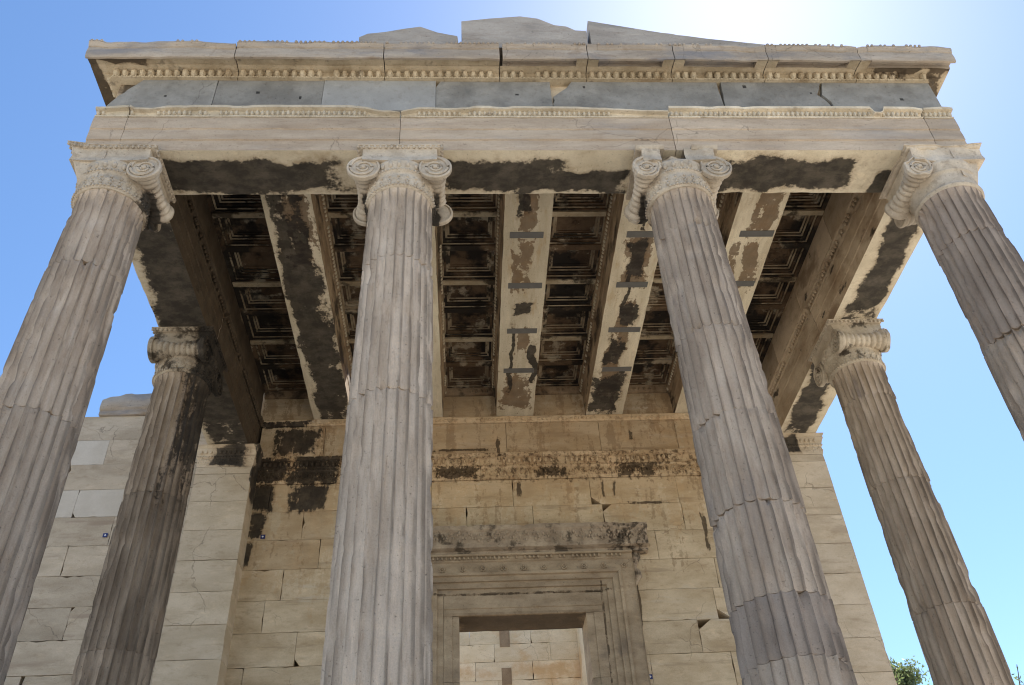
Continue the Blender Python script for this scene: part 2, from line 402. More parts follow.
M['beam'] = stone('cream_beam_marble', (0.50, 0.43, 0.31), (0.66, 0.59, 0.455), (3, .5, 3), 1.6, (0.3, 0.7), 0.12, bump=0.3, seed=19,
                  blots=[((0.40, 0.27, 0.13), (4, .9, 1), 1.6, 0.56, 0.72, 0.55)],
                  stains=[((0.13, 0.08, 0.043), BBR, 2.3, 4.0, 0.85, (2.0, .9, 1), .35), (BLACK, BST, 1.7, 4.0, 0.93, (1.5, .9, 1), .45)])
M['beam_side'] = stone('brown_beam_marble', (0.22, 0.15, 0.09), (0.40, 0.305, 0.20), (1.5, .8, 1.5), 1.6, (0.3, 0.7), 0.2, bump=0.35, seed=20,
                       blots=[(SOOT_BROWN, (1.5, .8, 2), 1.7, 0.48, 0.62, 0.9), ((0.52, 0.45, 0.33), (2, 1, 3), 2.2, 0.62, 0.70, 0.7)])
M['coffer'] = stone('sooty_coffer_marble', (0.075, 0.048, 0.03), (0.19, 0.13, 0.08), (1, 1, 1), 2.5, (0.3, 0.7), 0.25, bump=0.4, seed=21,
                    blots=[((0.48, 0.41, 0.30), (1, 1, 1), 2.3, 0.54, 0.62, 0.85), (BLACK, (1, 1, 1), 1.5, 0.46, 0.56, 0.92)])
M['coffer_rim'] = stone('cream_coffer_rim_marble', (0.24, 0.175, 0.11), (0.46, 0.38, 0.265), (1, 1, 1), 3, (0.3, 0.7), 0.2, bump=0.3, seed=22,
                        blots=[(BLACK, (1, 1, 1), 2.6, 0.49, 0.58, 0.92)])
M['ledge'] = stone('cream_ledge_marble', (0.36, 0.28, 0.18), (0.54, 0.46, 0.33), (1, 1, 1), 3, (0.3, 0.7), 0.2, bump=0.3, seed=32,
                   blots=[(SOOT_BROWN, (1, 1, 1), 2.6, 0.52, 0.62, 0.9)])
M['steel'] = flat('grey_steel', (0.115, 0.112, 0.108), 0.55, 0.0)
WBLK = [((x, 5.95, z), (w, .3, h)) for x, z, w, h in [(-3.65, 7.93, .36, .25), (-3.3, 7.37, .40, .25), (-4.0, 7.37, .26, .2), (-3.37, 6.88, .27, .23), (-4.07, 6.88, .16, .23), (-4.1, 6.4, .12, .2), (-4.2, 5.9, .07, .2), (-3.9, 8.28, .4, .05)]]
WFLK = [((x, 5.95, z), (w, .3, h)) for x, z, w, h in [(1.36, 6.92, .022, .16), (1.55, 6.9, .022, .14), (.0, 6.95, .04, .14), (-.3, 7.7, .03, .2), (1.95, 7.95, .03, .08), (-.9, 7.72, .5, .02), (2.0, 7.27, .35, .11), (-1.0, 7.27, .3, .1), (.55, 7.25, .2, .08),  (2.1, 6.66, .3, .02), (2.9, 6.1, .03, .3), (1.68, 4.9, .025, .4), (1.64, 4.2, .03, .4)]]
M['wall'] = stone('tan_wall_marble', (0.50, 0.385, 0.245), (0.66, 0.54, 0.375), (1, 1, 2.2), 1.6, (0.32, 0.68), 0.12, bump=0.35, seed=23, pits=0.15, crack=0.45, warp=.12,
                  blots=[((0.30, 0.225, 0.15), (.5, .5, 5), 1.6, 0.56, 0.72, 0.65), ((0.56, 0.50, 0.41), (.6, .6, 4), 1.4, 0.58, 0.72, 0.5)],
                  stains=[(ORANGE, [((.3, 5.9, 7.7), (3.6, .4, 1.2)), ((-3.4, 5.95, 6.6), (.7, .4, 1.2))], 3.6, 1.5, 0.30, (2.2, 2.2, .55)),
                          ((0.20, 0.125, 0.065), [((.4, 5.9, 7.5), (4.2, .4, 1.5))], 3.2, 2.1, 0.45, (3, 3, .45), -.17),
                          (BLACK, WBLK, 1.5, 4.5, 0.93, (2.2, 2.2, .7), .28), (SOOT_BROWN, WFLK, 2.6, 6, 0.8, (1.8, 1.8, .8), .30), (SOOT_BROWN, [((0, 5.9, 7.37), (4.2, .3, .22))], 2.4, 15, 0.6, (1, 1, .7), -.13)])
M['wall_out'] = stone('outer_wall_marble', (0.42, 0.345, 0.255), (0.54, 0.455, 0.35), (1, 1, 2.4), 1.5, (0.32, 0.68), 0.12, bump=0.4, seed=24, pits=0.15, crack=0.45,
                      blots=[((0.27, 0.20, 0.15), (.5, .5, 4), 1.5, 0.54, 0.70, 0.6)])
M['new_block'] = stone('new_cream_marble', (0.38, 0.34, 0.285), (0.43, 0.39, 0.335), (1, 1, 1), 3, (0.3, 0.7), 0.06, bump=0.15, seed=35, pits=0.0, fine_vein=.1)
M['anta'] = stone('anta_marble', (0.48, 0.39, 0.275), (0.60, 0.505, 0.38), (1, 1, 2.2), 1.5, (0.32, 0.68), 0.10, bump=0.3, seed=25, pits=0.15, crack=0.45,
                  blots=[((0.33, 0.25, 0.175), (.6, .6, 4), 1.6, 0.56, 0.7, 0.5)],
                  stains=[(BLACK, [((-4.62, 5.55, 7.48), (.26, .2, .16)), ((4.5, 5.55, 7.46), (.13, .2, .17)), ((-4.2, 5.75, 7.2), (.05, .25, .45))], 0.8, 5, 0.95, (1, 1, 1))])
M['door'] = stone('door_frame_marble', (0.29, 0.22, 0.145), (0.43, 0.34, 0.235), (1.0, 1.0, 2.0), 2.2, (0.3, 0.7), 0.15, bump=0.4, seed=26,
                  blots=[((0.19, 0.15, 0.115), (1, 1, 1), 2.2, 0.54, 0.70, 0.6)], warp=.05,
                  stains=[(SOOT_BROWN, [((-.05, 6.3, 4.862), (1.0, .33, .035))], .4, 3, .85, (1, 1, 1)), (SOOT_BROWN, [((-.05, 5.9, 5.178), (1.25, .2, .016)), ((1.145, 5.9, 4), (.012, .2, 1.2))], 2.2, 5, .75, (1, 1, 1), .08)])  # darker underside of the inner lintel, dark lines along the frame joints
M['hood'] = stone('door_hood_marble', (0.25, 0.195, 0.14), (0.42, 0.34, 0.25), (1, 1, 1), 3.5, (0.3, 0.7), 0.2, bump=0.5, seed=27,
                  blots=[(SOOT_BROWN, (1, 1, 1), 4, 0.52, 0.64, 0.8)], stains=[(BLACK, [((1.75, 5.7, 6.0), (.35, .4, .3))], 3.0, 13, 0.7, (1, 1, 1), -.08)])
M['inside'] = stone('interior_marble', (0.62, 0.50, 0.32), (0.76, 0.65, 0.47), (1, 1, 2), 1.0, (0.3, 0.7), 0.12, bump=0.3, seed=28, crack=0.45,
                    blots=[((0.50, 0.30, 0.13), (1, 1, 1), 0.9, 0.52, 0.66, 0.65)])
M['brown'] = stone('recess_brown', (0.22, 0.155, 0.095), (0.30, 0.22, 0.14), (1, 1, 1), 3, seed=41)
M['floor'] = stone('paving_marble', (0.42, 0.38, 0.32), (0.54, 0.49, 0.42), (1, 1, 1), 2, (0.3, 0.7), 0.12, bump=0.3, seed=29)
M['ground'] = stone('pale_rocky_ground', (0.46, 0.40, 0.31), (0.62, 0.55, 0.44), (1, 1, 1), 0.6, (0.3, 0.7), 0.12, bump=0.6, bdist=0.05, seed=30,
                    blots=[((0.20, 0.19, 0.11), (1, 1, 1), 0.25, 0.62, 0.75, 0.5)])
M['bark'] = flat('olive_bark', (0.13, 0.105, 0.08), 0.9)
M['leaf'] = flat('olive_leaf', (0.12, 0.15, 0.075), 0.5)
_lt = M['leaf'].node_tree
_tr = _lt.nodes.new('ShaderNodeBsdfTranslucent'); _tr.inputs[0].default_value = (0.22, 0.28, 0.10, 1)
_mx = _lt.nodes.new('ShaderNodeMixShader'); _mx.inputs[0].default_value = 0.4
_lt.links.new(_lt.nodes['Principled BSDF'].outputs[0], _mx.inputs[1]); _lt.links.new(_tr.outputs[0], _mx.inputs[2])
_lt.links.new(_mx.outputs[0], _lt.nodes['Material Output'].inputs[0])
M['marker_blue'] = flat('marker_blue', (0.012, 0.02, 0.12), 0.4)
M['marker_white'] = flat('marker_white', (0.8, 0.8, 0.8), 0.5)
M['wood'] = flat('old_wood', (0.36, 0.22, 0.09), 0.7)

# ------------------------------------------------------------------ ground and steps
XC = [-4.6455, -1.5485, 1.5485, 4.6455]
YF = 3.10
ZS = 7.635
HW = 0.3475
ZB = 8.359
YW = 5.95

b = MB()
g = np.concatenate([np.linspace(-600, -30, 8), np.linspace(-25, 25, 60), np.linspace(30, 600, 8)])
P = np.zeros((len(g), len(g), 3))
P[..., 0] = g[:, None]; P[..., 1] = g[None] + 3
near = np.exp(-(P[..., 0] ** 2 + P[..., 1] ** 2) / 900)
P[..., 2] = -1.95 + 0.10 * near * (fbm(P * 0.5, 3, 4) - 0.5) - 6 * (1 - near)
b.grid(P, flip=True)
o = b.build('ground', M['ground'], smooth=60, fixn=False); o['kind'] = 'structure'

t = thing('stylobate', (0, 2.5, -1.95), 'stepped marble platform carrying the six porch columns', 'platform')
for k in range(3):
    b = MB(); e = 0.33 * k
    x = -5.45 - e
    while x < 5.45 + e - 0.1:
        x2 = min(x + 1.35 + R.uniform(-.1, .1), 5.45 + e)
        b.box(x + .003, x2 - .003, -0.80 - e, -.2, -0.25 * (k + 1), -0.25 * k - (0 if k == 0 else .003), R.uniform(-.08, .08)); x = x2
    b.box(-5.45 - e, 5.45 + e, -.197, 5.9, -0.25 * (k + 1), -0.25 * k - .004)
    b.build('step', M['floor'], t)
b = MB()
for r_ in range(2):
    x = -6.3
    while x < 6.2:
        x2 = min(x + R.uniform(.9, 1.5), 6.3)
        b.box(x + .004, x2 - .004, -1.52, 5.9, -2.2 + .72 * r_, -1.484 + .72 * r_ - .01, R.uniform(-.12, .12)); x = x2
b.build('foundation', M['wall_out'], t)

# ------------------------------------------------------------------ columns
RB, RT = 0.412, 0.346
Z0S, Z1S = 0.42, 6.985
def shaft_r(z):
    u = (np.clip(z, Z0S, Z1S) - Z0S) / (Z1S - Z0S)
    return RB + (RT - RB) * u + 0.010 * np.sin(math.pi * u)

NFL, NPF = 24, 11
def drum(cx, cy, z0, z1, seed, wear, crisp, jit, top=False, arr=.46):
    """one fluted drum, axis at (cx, cy)"""
    nz = max(6, int((z1 - z0) / 0.05))
    z = np.linspace(z0, z1, nz)
    z = np.unique(np.concatenate([[z0, z0 + .012], z, [z1 - .012, z1]]))
    na = NFL * NPF
    th = np.arange(na) * 2 * math.pi / na
    ph = (np.arange(na) % NPF) / NPF
    # fillet at ph near 0, concave flute between
    q = np.clip((ph - 0.06) / 0.90, 0, 1)
    fl = np.sqrt(np.maximum(0, 1 - (2 * q - 1) ** 2))
    r0 = shaft_r(z)[:, None] + jit[2]
    dep = 0.052 * np.ones((len(z), 1))
    if top:
        dep = dep * np.sqrt(np.clip((z1 - 0.03 - z) / 0.09, 0, 1))[:, None]
    TH = th[None] + 0 * r0
    Pn = np.stack([np.cos(TH) * 0.4 + cx, np.sin(TH) * 0.4 + cy, z[:, None] + 0 * TH], -1)
    w = fbm(Pn * np.array([5, 5, 1.3]), 3, seed)              # worn areas
    worn = np.clip((w - crisp - .05) / 0.12, 0, 1)
    n2 = fbm(Pn * np.array([14, 14, 6]), 3, seed + 5) - 0.5
    fl2 = fl[None] * (1 - 0.55 * worn)
    r = r0 - dep * fl2 - worn * wear * (0.45 + 0.9 * (n2 + .5)) + 0.0035 * n2
    # chipped arrises
    ch = np.clip(fbm(Pn * np.array([8, 8, 6]), 3, seed + 9) - 0.58, 0, 1) * 0.13 * (1 - fl[None])
    r -= ch
    # broken edges at the joints
    for ze, s in ((z0, 1), (z1, -1)):
        if top and ze == z1: continue
        d = np.abs(z - ze)[:, None]
        br = np.clip(fbm(np.stack([np.cos(TH) * 3, np.sin(TH) * 3, 0 * TH + ze * 7], -1), 3, seed + 3) - 0.66, 0, 1) * 0.6
        r -= np.clip(br - d * 0.9, 0, 0.04)
        r -= np.where(d < 0.006, 0.003, 0)
    b = MB()
    P = np.stack([cx + jit[0] + r * np.cos(TH), cy + jit[1] + r * np.sin(TH), z[:, None] + 0 * TH], -1)
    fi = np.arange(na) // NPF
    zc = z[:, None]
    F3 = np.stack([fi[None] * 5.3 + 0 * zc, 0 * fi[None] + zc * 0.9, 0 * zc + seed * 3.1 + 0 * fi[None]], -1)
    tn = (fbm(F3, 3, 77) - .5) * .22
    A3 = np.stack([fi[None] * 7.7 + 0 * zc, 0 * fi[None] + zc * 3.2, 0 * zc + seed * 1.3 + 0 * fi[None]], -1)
    shade_breakup = np.clip((fbm(A3, 5, 78) - .34) / .14, 0, 1)
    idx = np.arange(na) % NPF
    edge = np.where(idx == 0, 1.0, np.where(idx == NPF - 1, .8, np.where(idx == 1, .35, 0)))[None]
    tn = tn - edge * shade_breakup * arr  # random per-flute tone, with flute shadow lines painted along the arrises
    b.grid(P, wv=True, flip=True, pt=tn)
    b.add(P[0], [tuple(range(na))[::-1]]); b.add(P[-1], [tuple(range(na))])
    return b

def rot_z(a, cx, cy):
    c, s = math.cos(a), math.sin(a)
    def f(V):
        W = V.copy()
        W[:, 0] = cx + V[:, 0] * c - V[:, 1] * s
        W[:, 1] = cy + V[:, 0] * s + V[:, 1] * c
        return W
    return f

ZV, RV, XV = 7.305, 0.180, 0.388       # volute eye height, radius, offset
def spiral(b, c, ux, s, off, R0=RV, turns=2.4, r=0.016):
    """raised spiral on a volute face; ux = unit horizontal vector of the face, off = face centre offset"""
    t_ = np.linspace(0, turns * 2 * math.pi, 64)
    rr = (R0 - .016) * np.exp(-t_ * 0.115)
    a = math.pi / 2 - s * t_
    c = np.array(c) + np.array(off)
    pts = c[None] + np.outer(rr * np.cos(a), np.append(ux, 0)) + np.outer(rr * np.sin(a), [0, 0, 1])
    b.tube(pts, np.linspace(r * 1.15, r * 0.7, len(pts)), 6)
    b.ell(c, (.032, .032, .032), 8, 5)

def disc(b, c, n, R0, th, seed=0, wear=0.0):
    """volute disc: axis n (unit horizontal), thickness th"""
    n = np.array([n[0], n[1], 0.0]); u = np.array([-n[1], n[0], 0.0])
    a = np.linspace(0, 2 * math.pi, 40, endpoint=False)
    prof = [(0.0, -.18), (.84, -.18), (.88, -.48), (.95, -.5), (1.0, -.36), (1.0, .36), (.95, .5), (.88, .48), (.84, .18), (0.0, .18)]
    rr = R0 * (1 - wear * np.clip(fbm(np.stack([np.cos(a) * 1.4, np.sin(a) * 1.4, 0 * a], -1), 3, seed) - .42, 0, 1))
    P = np.zeros((len(prof), 40, 3))
    for i, (q, h) in enumerate(prof):
        P[i] = np.array(c)[None] + n[None] * h * th + np.outer(q * rr * np.cos(a), u) + np.outer(q * rr * np.sin(a), [0, 0, 1])
    b.grid(P, wv=True)

def bolster(axis, c, l, seed=0, cut=None):
    """ribbed cushion between two volutes along local axis 'x' or 'y'"""
    h = np.linspace(-l, l, 61)
    u = np.abs(h) / l
    r = 0.080 + 0.062 * u ** 2.2 + 0.020 * np.abs(np.cos(h / l * math.pi * 4.5))
    b = MB()
    pr = np.stack([r, h], -1)
    if cut: pr = pr[(pr[:, 1] > cut[0] * l) & (pr[:, 1] < cut[1] * l)]
    def rm(p_, th):
        return 0.012 * (fbm(np.stack([np.cos(th)[None] * 2 + 0 * p_[:, :1], np.sin(th)[None] * 2 + 0 * p_[:, :1], p_[:, 1:] * 8 + 0 * th[None]], -1), 2, seed) - .5)
    pr = np.concatenate([[[.001, pr[0, 1]]], pr, [[.001, pr[-1, 1]]]])
    b.lathe(pr, 28, axis=axis, c=c, rmod=rm)
    return b

def eggs_ring(b, r, z, n, er, seed=0, miss=0.0):
    rr = random.Random(seed)
    for i in range(n):
        if rr.random() < miss: continue
        a = 2 * math.pi * (i + .5) / n
        b.ell((r * math.cos(a), r * math.sin(a), z), er, 6, 5)

def capital(t, cx, cy, rot, kind, mat, plain=False, worn=0.0, seed=0, corner=0, split=False):
    """Ionic capital in local frame (front = -Y), turned by rot. corner = +1/-1: side of the diagonal volute"""
    X = rot_z(rot, cx, cy)
    # body: necking, echinus, canalis
    b = MB()
    zt = Z1S
    prof = [(.30, zt - .01), (.352, zt - .01), (.372, zt + .01), (.376, zt + .028), (.362, zt + .046), (.356, zt + .055), (.362, zt + .20), (.372, zt + .225),
            (.384, zt + .235), (.387, zt + .252), (.374, zt + .268), (.378, zt + .285), (.388, zt + .33), (.402, zt + .375), (.398, zt + .40), (.37, zt + .42), (.36, zt + .43)]
    def rm(p_, th):
        if plain: return 0 * p_[:, :1] * th[None]
        zz = (p_[:, 1] - zt)[:, None]
        k = np.clip(1 - np.abs(zz - .13) / .09, 0, 1)
        rel = 0.022 * np.abs(np.sin(th * 12))[None] * (0.4 + 0.6 * np.abs(np.sin(zz * 60)))
        return k * rel + 0.014 * (fbm(np.stack([np.cos(th)[None] * 6 + 0 * zz, np.sin(th)[None] * 6 + 0 * zz, zz * 25 + 0 * th[None]], -1), 2, seed) - .5)
    pp = []
    for (r0, z0), (r1, z1) in zip(prof[:-1], prof[1:]):
        k = max(1, int(math.hypot(r1 - r0, z1 - z0) / .018))
        for j in range(k): pp.append((r0 + (r1 - r0) * j / k, z0 + (z1 - z0) * j / k))
    pp.append(prof[-1])
    b.lathe(pp, 144, rmod=rm)
    if not plain:
        eggs_ring(b, .382, zt + .335, 26, (.030, .030, .048), seed, worn * .4)
        eggs_ring(b, .376, zt + .020, 60, (.016, .016, .016), seed, worn * .3)
        eggs_ring(b, .388, zt + .252, 60, (.015, .015, .016), seed, worn * .3)
        for i in range(24):                                          # palmette relief round the neck
            a = 2 * math.pi * i / 24
            for dz, da, s in ((.075, 0, .020), (.11, .045, .015), (.11, -.045, .015), (.145, .065, .014), (.145, -.065, .014), (.165, 0, .018)):
                b.ell((.362 * math.cos(a + da), .362 * math.sin(a + da), zt + dz), (s, s, s * 1.3), 6, 4)
    b.xform(X).build('necking', mat, t, 45)
    cap = MB()
    x1 = XV + .02
    # canalis: cushion between the volutes with a concave face and sagging lower edge
    n = 25
    xs = np.linspace(-x1, x1, n)
    def cross(x):
        u = abs(x) / x1
        zb = 7.405 - 0.02 * (1 - u ** 2)
        tp = 7.604
        pts = []
        for k in np.linspace(0, 1, 8):
            d = .376 - .018 * math.sin(math.pi * k) ** 2 + .004 * (k > .9)
            pts.append((-d, tp + (zb - tp) * k))
        return pts + [(-y, z) for y, z in pts[::-1]]
    P = np.array([[(x, y, z) for y, z in cross(x)] for x in xs])
    if worn:
        dn = np.clip(fbm(P * 4, 3, seed + 2) - .5, 0, 1) * worn * .35
        P[..., 1] *= 1 - dn * 2; P[..., 2] += 0
    keep = (lambda i: True)
    if split: 
        lo, hi = int(n * .30), int(n * .58)
        cap.grid(P[:lo], wv=True, flip=True); cap.grid(P[hi:], wv=True, flip=True)
        Q = P[lo - 1:hi + 1].copy(); Q[..., 1] *= .86
        zz = Q[..., 2]; f = np.abs(np.linspace(-1, 1, Q.shape[0]))[:, None]
        Q[..., 2] = np.minimum(zz, 7.42 + .12 * (1 - f) ** .6 + 0 * zz)
        cap.grid(Q, wv=True, flip=True)
    else:
        cap.grid(P, wv=True, flip=True)
    for k in (0, -1): cap.add(P[k], [tuple(range(P.shape[1]))])
    cp = cap.xform(X).build('capital', mat, t, 40)
    def sub(bb, name, sm=40): return bb.xform(X).build(name, mat, cp, sm)
    # abacus with carved edge
    hx, hy = .475, .405
    if corner:
        s = corner
        tipd = .455 if not plain else .43
        poly = [(-s * hx, -hy), (-s * hx, hy), (s * hx, hy), (s * .46, -.20), (s * tipd, -tipd), (s * .20, -.41)]
    else:
        poly = [(-hx, -hy), (-hx, hy), (hx, hy), (hx, -hy)]
    pl = []
    for i in range(len(poly)):
        a, c = np.array(poly[i]), np.array(poly[(i + 1) % len(poly)])
        k = max(1, int(np.linalg.norm(c - a) / .06))
        pl += [tuple(a + (c - a) * j / k) for j in range(k)]
    pl = np.array(pl)
    lev = [(.90, 7.590), (.945, 7.598), (.955, 7.604), (.96, 7.618), (1.0, 7.624), (1.0, 7.634)]
    P = np.array([[(x * q, y * q, z) for x, y in pl] for q, z in lev])
    if worn:
        P[..., :2] *= (1 - worn * .35 * np.clip(fbm(P * 5, 3, seed) - .5, 0, 1))[..., None]
    bb = MB()
    if not split:
        bb.grid(P, wv=True)
        bb.add(P[0], [tuple(range(len(pl)))]); bb.add(P[-1], [tuple(range(len(pl)))])
        if not plain:
            rr = random.Random(seed)
            for (x, y) in pl:
                if rr.random() < worn * .5: continue
                bb.ell((x * .965, y * .965, 7.602), (.019, .019, .024), 6, 4)
    else:
        for x0, x1_ in ((-.475, -.15), (.16, .46)):
            q = MB(); k = 9
            xs = np.linspace(x0, x1_, k)
            for y0, y1 in ((-.40, .40),):
                sec = [(y0, 7.634), (y0 + .01, 7.61), (y0 + .03, 7.585), (y1 - .03, 7.585), (y1, 7.634)]
                PP = np.array([[(x, y + .03 * (fbm(np.array([[x * 6, 0, z * 4]]), 2, 3)[0] - .5), z) for y, z in sec] for x in xs])
                bb.grid(PP, wv=True)
                for kk in (0, -1): bb.add(PP[kk], [tuple(range(5))])
    sub(bb, 'abacus', 35)
    # volutes and bolsters
    def vol(c, n, offs, s, wr=0.0):
        v = MB()
        nn = np.array([n[0], n[1]]); u = np.array([-nn[1], nn[0]])
        disc(v, c, n, RV, .06, seed + int(c[0] * 10), wr)
        for o_ in offs:
            ux = u
            sgn = s
            spiral(v, c, ux, sgn, (nn[0] * o_, nn[1] * o_, 0))
        sub(v, 'volute', 35)
    if corner:
        s = corner
        vol((-s * XV, -.332, ZV), (0, 1), (-.016,), s * 1.0 * -1, worn)       # inner front volute
        sub(bolster('y', (-s * XV, 0, ZV), .33, seed), 'bolster')
        vol((s * .332, XV, ZV), (1, 0), (s * .016,), s * 1.0, worn)           # rear volute on the flank face
        sub(bolster('x', (0, XV, ZV), .33, seed + 3), 'bolster')
        d = np.array([s * .7071, -.7071]); nrm = np.array([.7071, s * .7071])
        cc = d * (.70 if not plain else .60)
        w = MB()                                                            # web that carries the diagonal volute
        tip = .60 if not plain else .52
        rows = []
        for z in np.linspace(7.13, 7.60, 12):
            u = (z - 7.13) / .47
            tt = .37 + (tip - .37) * (u ** .75)
            T = d * tt
            T = T + .012 * (fbm(np.array([[z * 9, s * 3.0, cx]]), 2, 5)[0] - .5)
            A_ = np.array([s * .05, -.374]); B_ = np.array([s * .374, -.05])
            row = []
            for q in np.linspace(0, 1, 7):
                p_ = A_ + (T - A_) * q; bow = math.sin(math.pi * q) * .030 * u
                row.append((p_[0] , p_[1] + bow, z))
            for q in np.linspace(0, 1, 7)[::-1]:
                p_ = B_ + (T - B_) * q; bow = math.sin(math.pi * q) * .030 * u
                row.append((p_[0] - s * bow, p_[1], z))
            row[6] = (T[0] - s * .012, T[1], z); row[7] = (T[0], T[1] + .012, z)
            row.append((s * .1, -.1, z))
            rows.append(row)
        w.grid(np.array(rows), wv=True); w.add(rows[0], [tuple(range(15))]); w.add(rows[-1], [tuple(range(15))])
        sub(w, 'corner_web', 40)
    else:
        for s in (-1, 1):
            for f in (-1, 1):
                if kind == 'c2' and s == 1 and f == 1: pass
                vol((s * XV, f * .332, ZV), (0, 1), (f * .016,), -s, worn)
            cut = (-1.0, .45) if (kind == 'c2' and s == 1) else None
            sub(bolster('y', (s * XV, 0, ZV), .33, seed + s, cut), 'bolster')

def column(cx, cy, joints, mats, label, wear, crisp, cap_mat, seed, rot=0, kind='', plain=False, worn=0.0, corner=0, split=False, jit=0.004):
    t = thing('ionic_column', (cx, cy, 0), label, 'column', 'Ionic columns of the porch')
    b = MB()                                                               # Attic base
    prof = [(.30, .0), (.52, .0), (.545, .03), (.55, .07), (.54, .11), (.515, .14), (.475, .15), (.455, .18), (.450, .23), (.462, .255), (.478, .262),
            (.492, .285), (.498, .315), (.492, .345), (.475, .37), (.44, .385), (.43, .40), (.425, .42), (.30, .421)]
    b.lathe(prof, 64, c=(cx, cy, 0)); b.build('base', mats[0], t, 40)
    zs = [Z0S] + joints + [Z1S]
    for i in range(len(zs) - 1):
        w = wear[i % len(wear)]; c = crisp[i % len(crisp)]
        j = (R.uniform(-jit, jit), R.uniform(-jit, jit), R.uniform(-jit, jit) * .4)
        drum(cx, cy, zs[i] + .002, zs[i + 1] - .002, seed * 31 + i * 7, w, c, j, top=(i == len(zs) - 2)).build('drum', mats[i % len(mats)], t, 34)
    capital(t, cx, cy, rot, kind, cap_mat, plain, worn, seed, corner, split)
    return t

column(XC[0], 0, [1.9, 4.2, 5.95], [M['col_brown']], 'weathered streaked column at the left front corner with a projecting corner volute', [.026], [.56], M['cap'], 1, corner=-1)
column(XC[1], 0, [1.7, 4.33, 6.0], [M['col_grey']], 'pale grey fluted column with intact twin volutes left of the doorway', [.015], [.60], M['cap'], 2, kind='c2', jit=.003)
column(XC[2], 0, [1.88, 2.36, 3.14, 4.04, 5.03, 6.43], [M['col_purple'], M['col_smooth'], M['col_purple'], M['col_purple'], M['col_purple'], M['col_purple'], M['col_purple']],
       'mauve grey column of mismatched drums under a split capital, right of the doorway', [.03, .004, .035, .02, .03, .02, .006], [.55, .75, .52, .58, .54, .58, .66], M['cap'], 3, worn=.8, split=True, jit=.007)
column(XC[3], 0, [1.9, 3.4, 4.99, 6.32], [M['col_smooth'], M['col_purple'], M['col_purple'], M['col_smooth'], M['col_smooth']], 'right front corner column with a smooth uncarved neck under its broken capital',
       [.02, .03, .035, .012, .004], [.56, .56, .54, .6, .75], M['cap'], 4, plain=True, worn=.7, corner=1, jit=.007)
column(XC[0], YF, [1.6, 3.3, 5.2], [M['col_dark']], 'dark soot stained column behind the left corner column', [.016], [.6], M['cap_dark'], 5, rot=-math.pi / 2)
column(XC[3], YF, [1.7, 3.52, 5.16, 6.45], [M['col_tan']], 'brown patched column behind the right corner column, against the sky', [.03, .006, .03, .03, .01], [.56, .7, .56, .52, .65], M['cap_worn'], 6, rot=math.pi / 2, worn=.5, jit=.007)

# ------------------------------------------------------------------ entablature helpers
def resample(poly, d, closed=True):
    out, cor = [], []
    n = len(poly)
    for i in range(n if closed else n - 1):
        a, c = np.array(poly[i], float), np.array(poly[(i + 1) % n], float)
        k = max(1, int(np.linalg.norm(c - a) / d))
        for j in range(k):
            out.append(a + (c - a) * j / k); cor.append(j == 0)
    if not closed: out.append(np.array(poly[-1], float)); cor.append(True)
    return np.array(out), np.array(cor)

def sweep(b, poly, s0, s1, fmap, step=.07, d=.06, wear=.02, seed=0, matf=None, tone=0.0, amp=.004, top=None, ragged=(0, 0)):
    """closed section (o, z) swept from s0 to s1 with worn arrises; top(s) = extra lowering of the upper vertices; ragged = end break depth"""
    pr, cor = resample(poly, d)
    cen = pr.mean(0)
    ns = max(2, int((s1 - s0) / step) + 1)
    s = np.linspace(s0, s1, ns)
    A = np.zeros((ns, len(pr), 3))
    A[..., 0] = s[:, None]; A[..., 1] = pr[None, :, 0]; A[..., 2] = pr[None, :, 1]
    nz = fbm(A * 4.0, 3, seed)
    ch = np.clip(fbm(A * np.array([5, 2, 2]), 3, seed + 3) - 0.5, 0, 1) * wear * 3.0
    dirv = cen[None] - pr; dirv /= np.linalg.norm(dirv, axis=1)[:, None] + 1e-9
    mv = np.where(cor, 1.0, 0.15)[None] * ch + (nz - .5) * amp * 2
    A[..., 1] += dirv[None, :, 0] * mv; A[..., 2] += dirv[None, :, 1] * mv
    if top is not None:
        zmax = pr[:, 1].max(); zmin = pr[:, 1].min()
        lo = np.array([top(x) for x in s])
        A[..., 2] = zmin + (A[..., 2] - zmin) * (1 - lo[:, None])
    for e, rg in ((0, ragged[0]), (-1, ragged[1])):
        if rg: A[e, :, 0] += (1 if e == 0 else -1) * rg * fbm(A[e] * 6, 3, seed + 8)
    Q = fmap(A)
    for i in range(len(pr)):
        j = (i + 1) % len(pr)
        mid = (pr[i] + pr[j]) / 2; nrm = (pr[j] - pr[i])
        m = matf(mid, nrm) if matf else 0
        b.grid(Q[:, [i, j]], tone=tone, mat=m)
    k = len(pr)
    b.add(Q[0], [tuple(range(k))], tone, matf((cen), np.array([0, -1])) if matf else 0)
    b.add(Q[-1], [tuple(range(k))[::-1]], tone, matf((cen), np.array([0, -1])) if matf else 0)
    # weld: shared loop verts are duplicated; remove doubles after build
    return b

def weld(o, dist=1e-5):
    import bmesh
    bm = bmesh.new(); bm.from_mesh(o.data)
    bmesh.ops.remove_doubles(bm, verts=bm.verts, dist=dist)
    bmesh.ops.recalc_face_normals(bm, faces=bm.faces)
    bm.to_mesh(o.data); bm.free()
    o.data.polygons.foreach_set('use_smooth', [True] * len(o.data.polygons))
    o.data.set_sharp_from_angle(angle=math.radians(32))
    return o

def map_front(A): return np.stack([A[..., 0], -A[..., 1], A[..., 2]], -1)                    # o = outwards (-Y)
def map_side(sx):
    def f(A): return np.stack([sx * (XC[3] + A[..., 1]), A[..., 0], A[..., 2]], -1)        # s = Y, o = outwards (sx X)
    return f

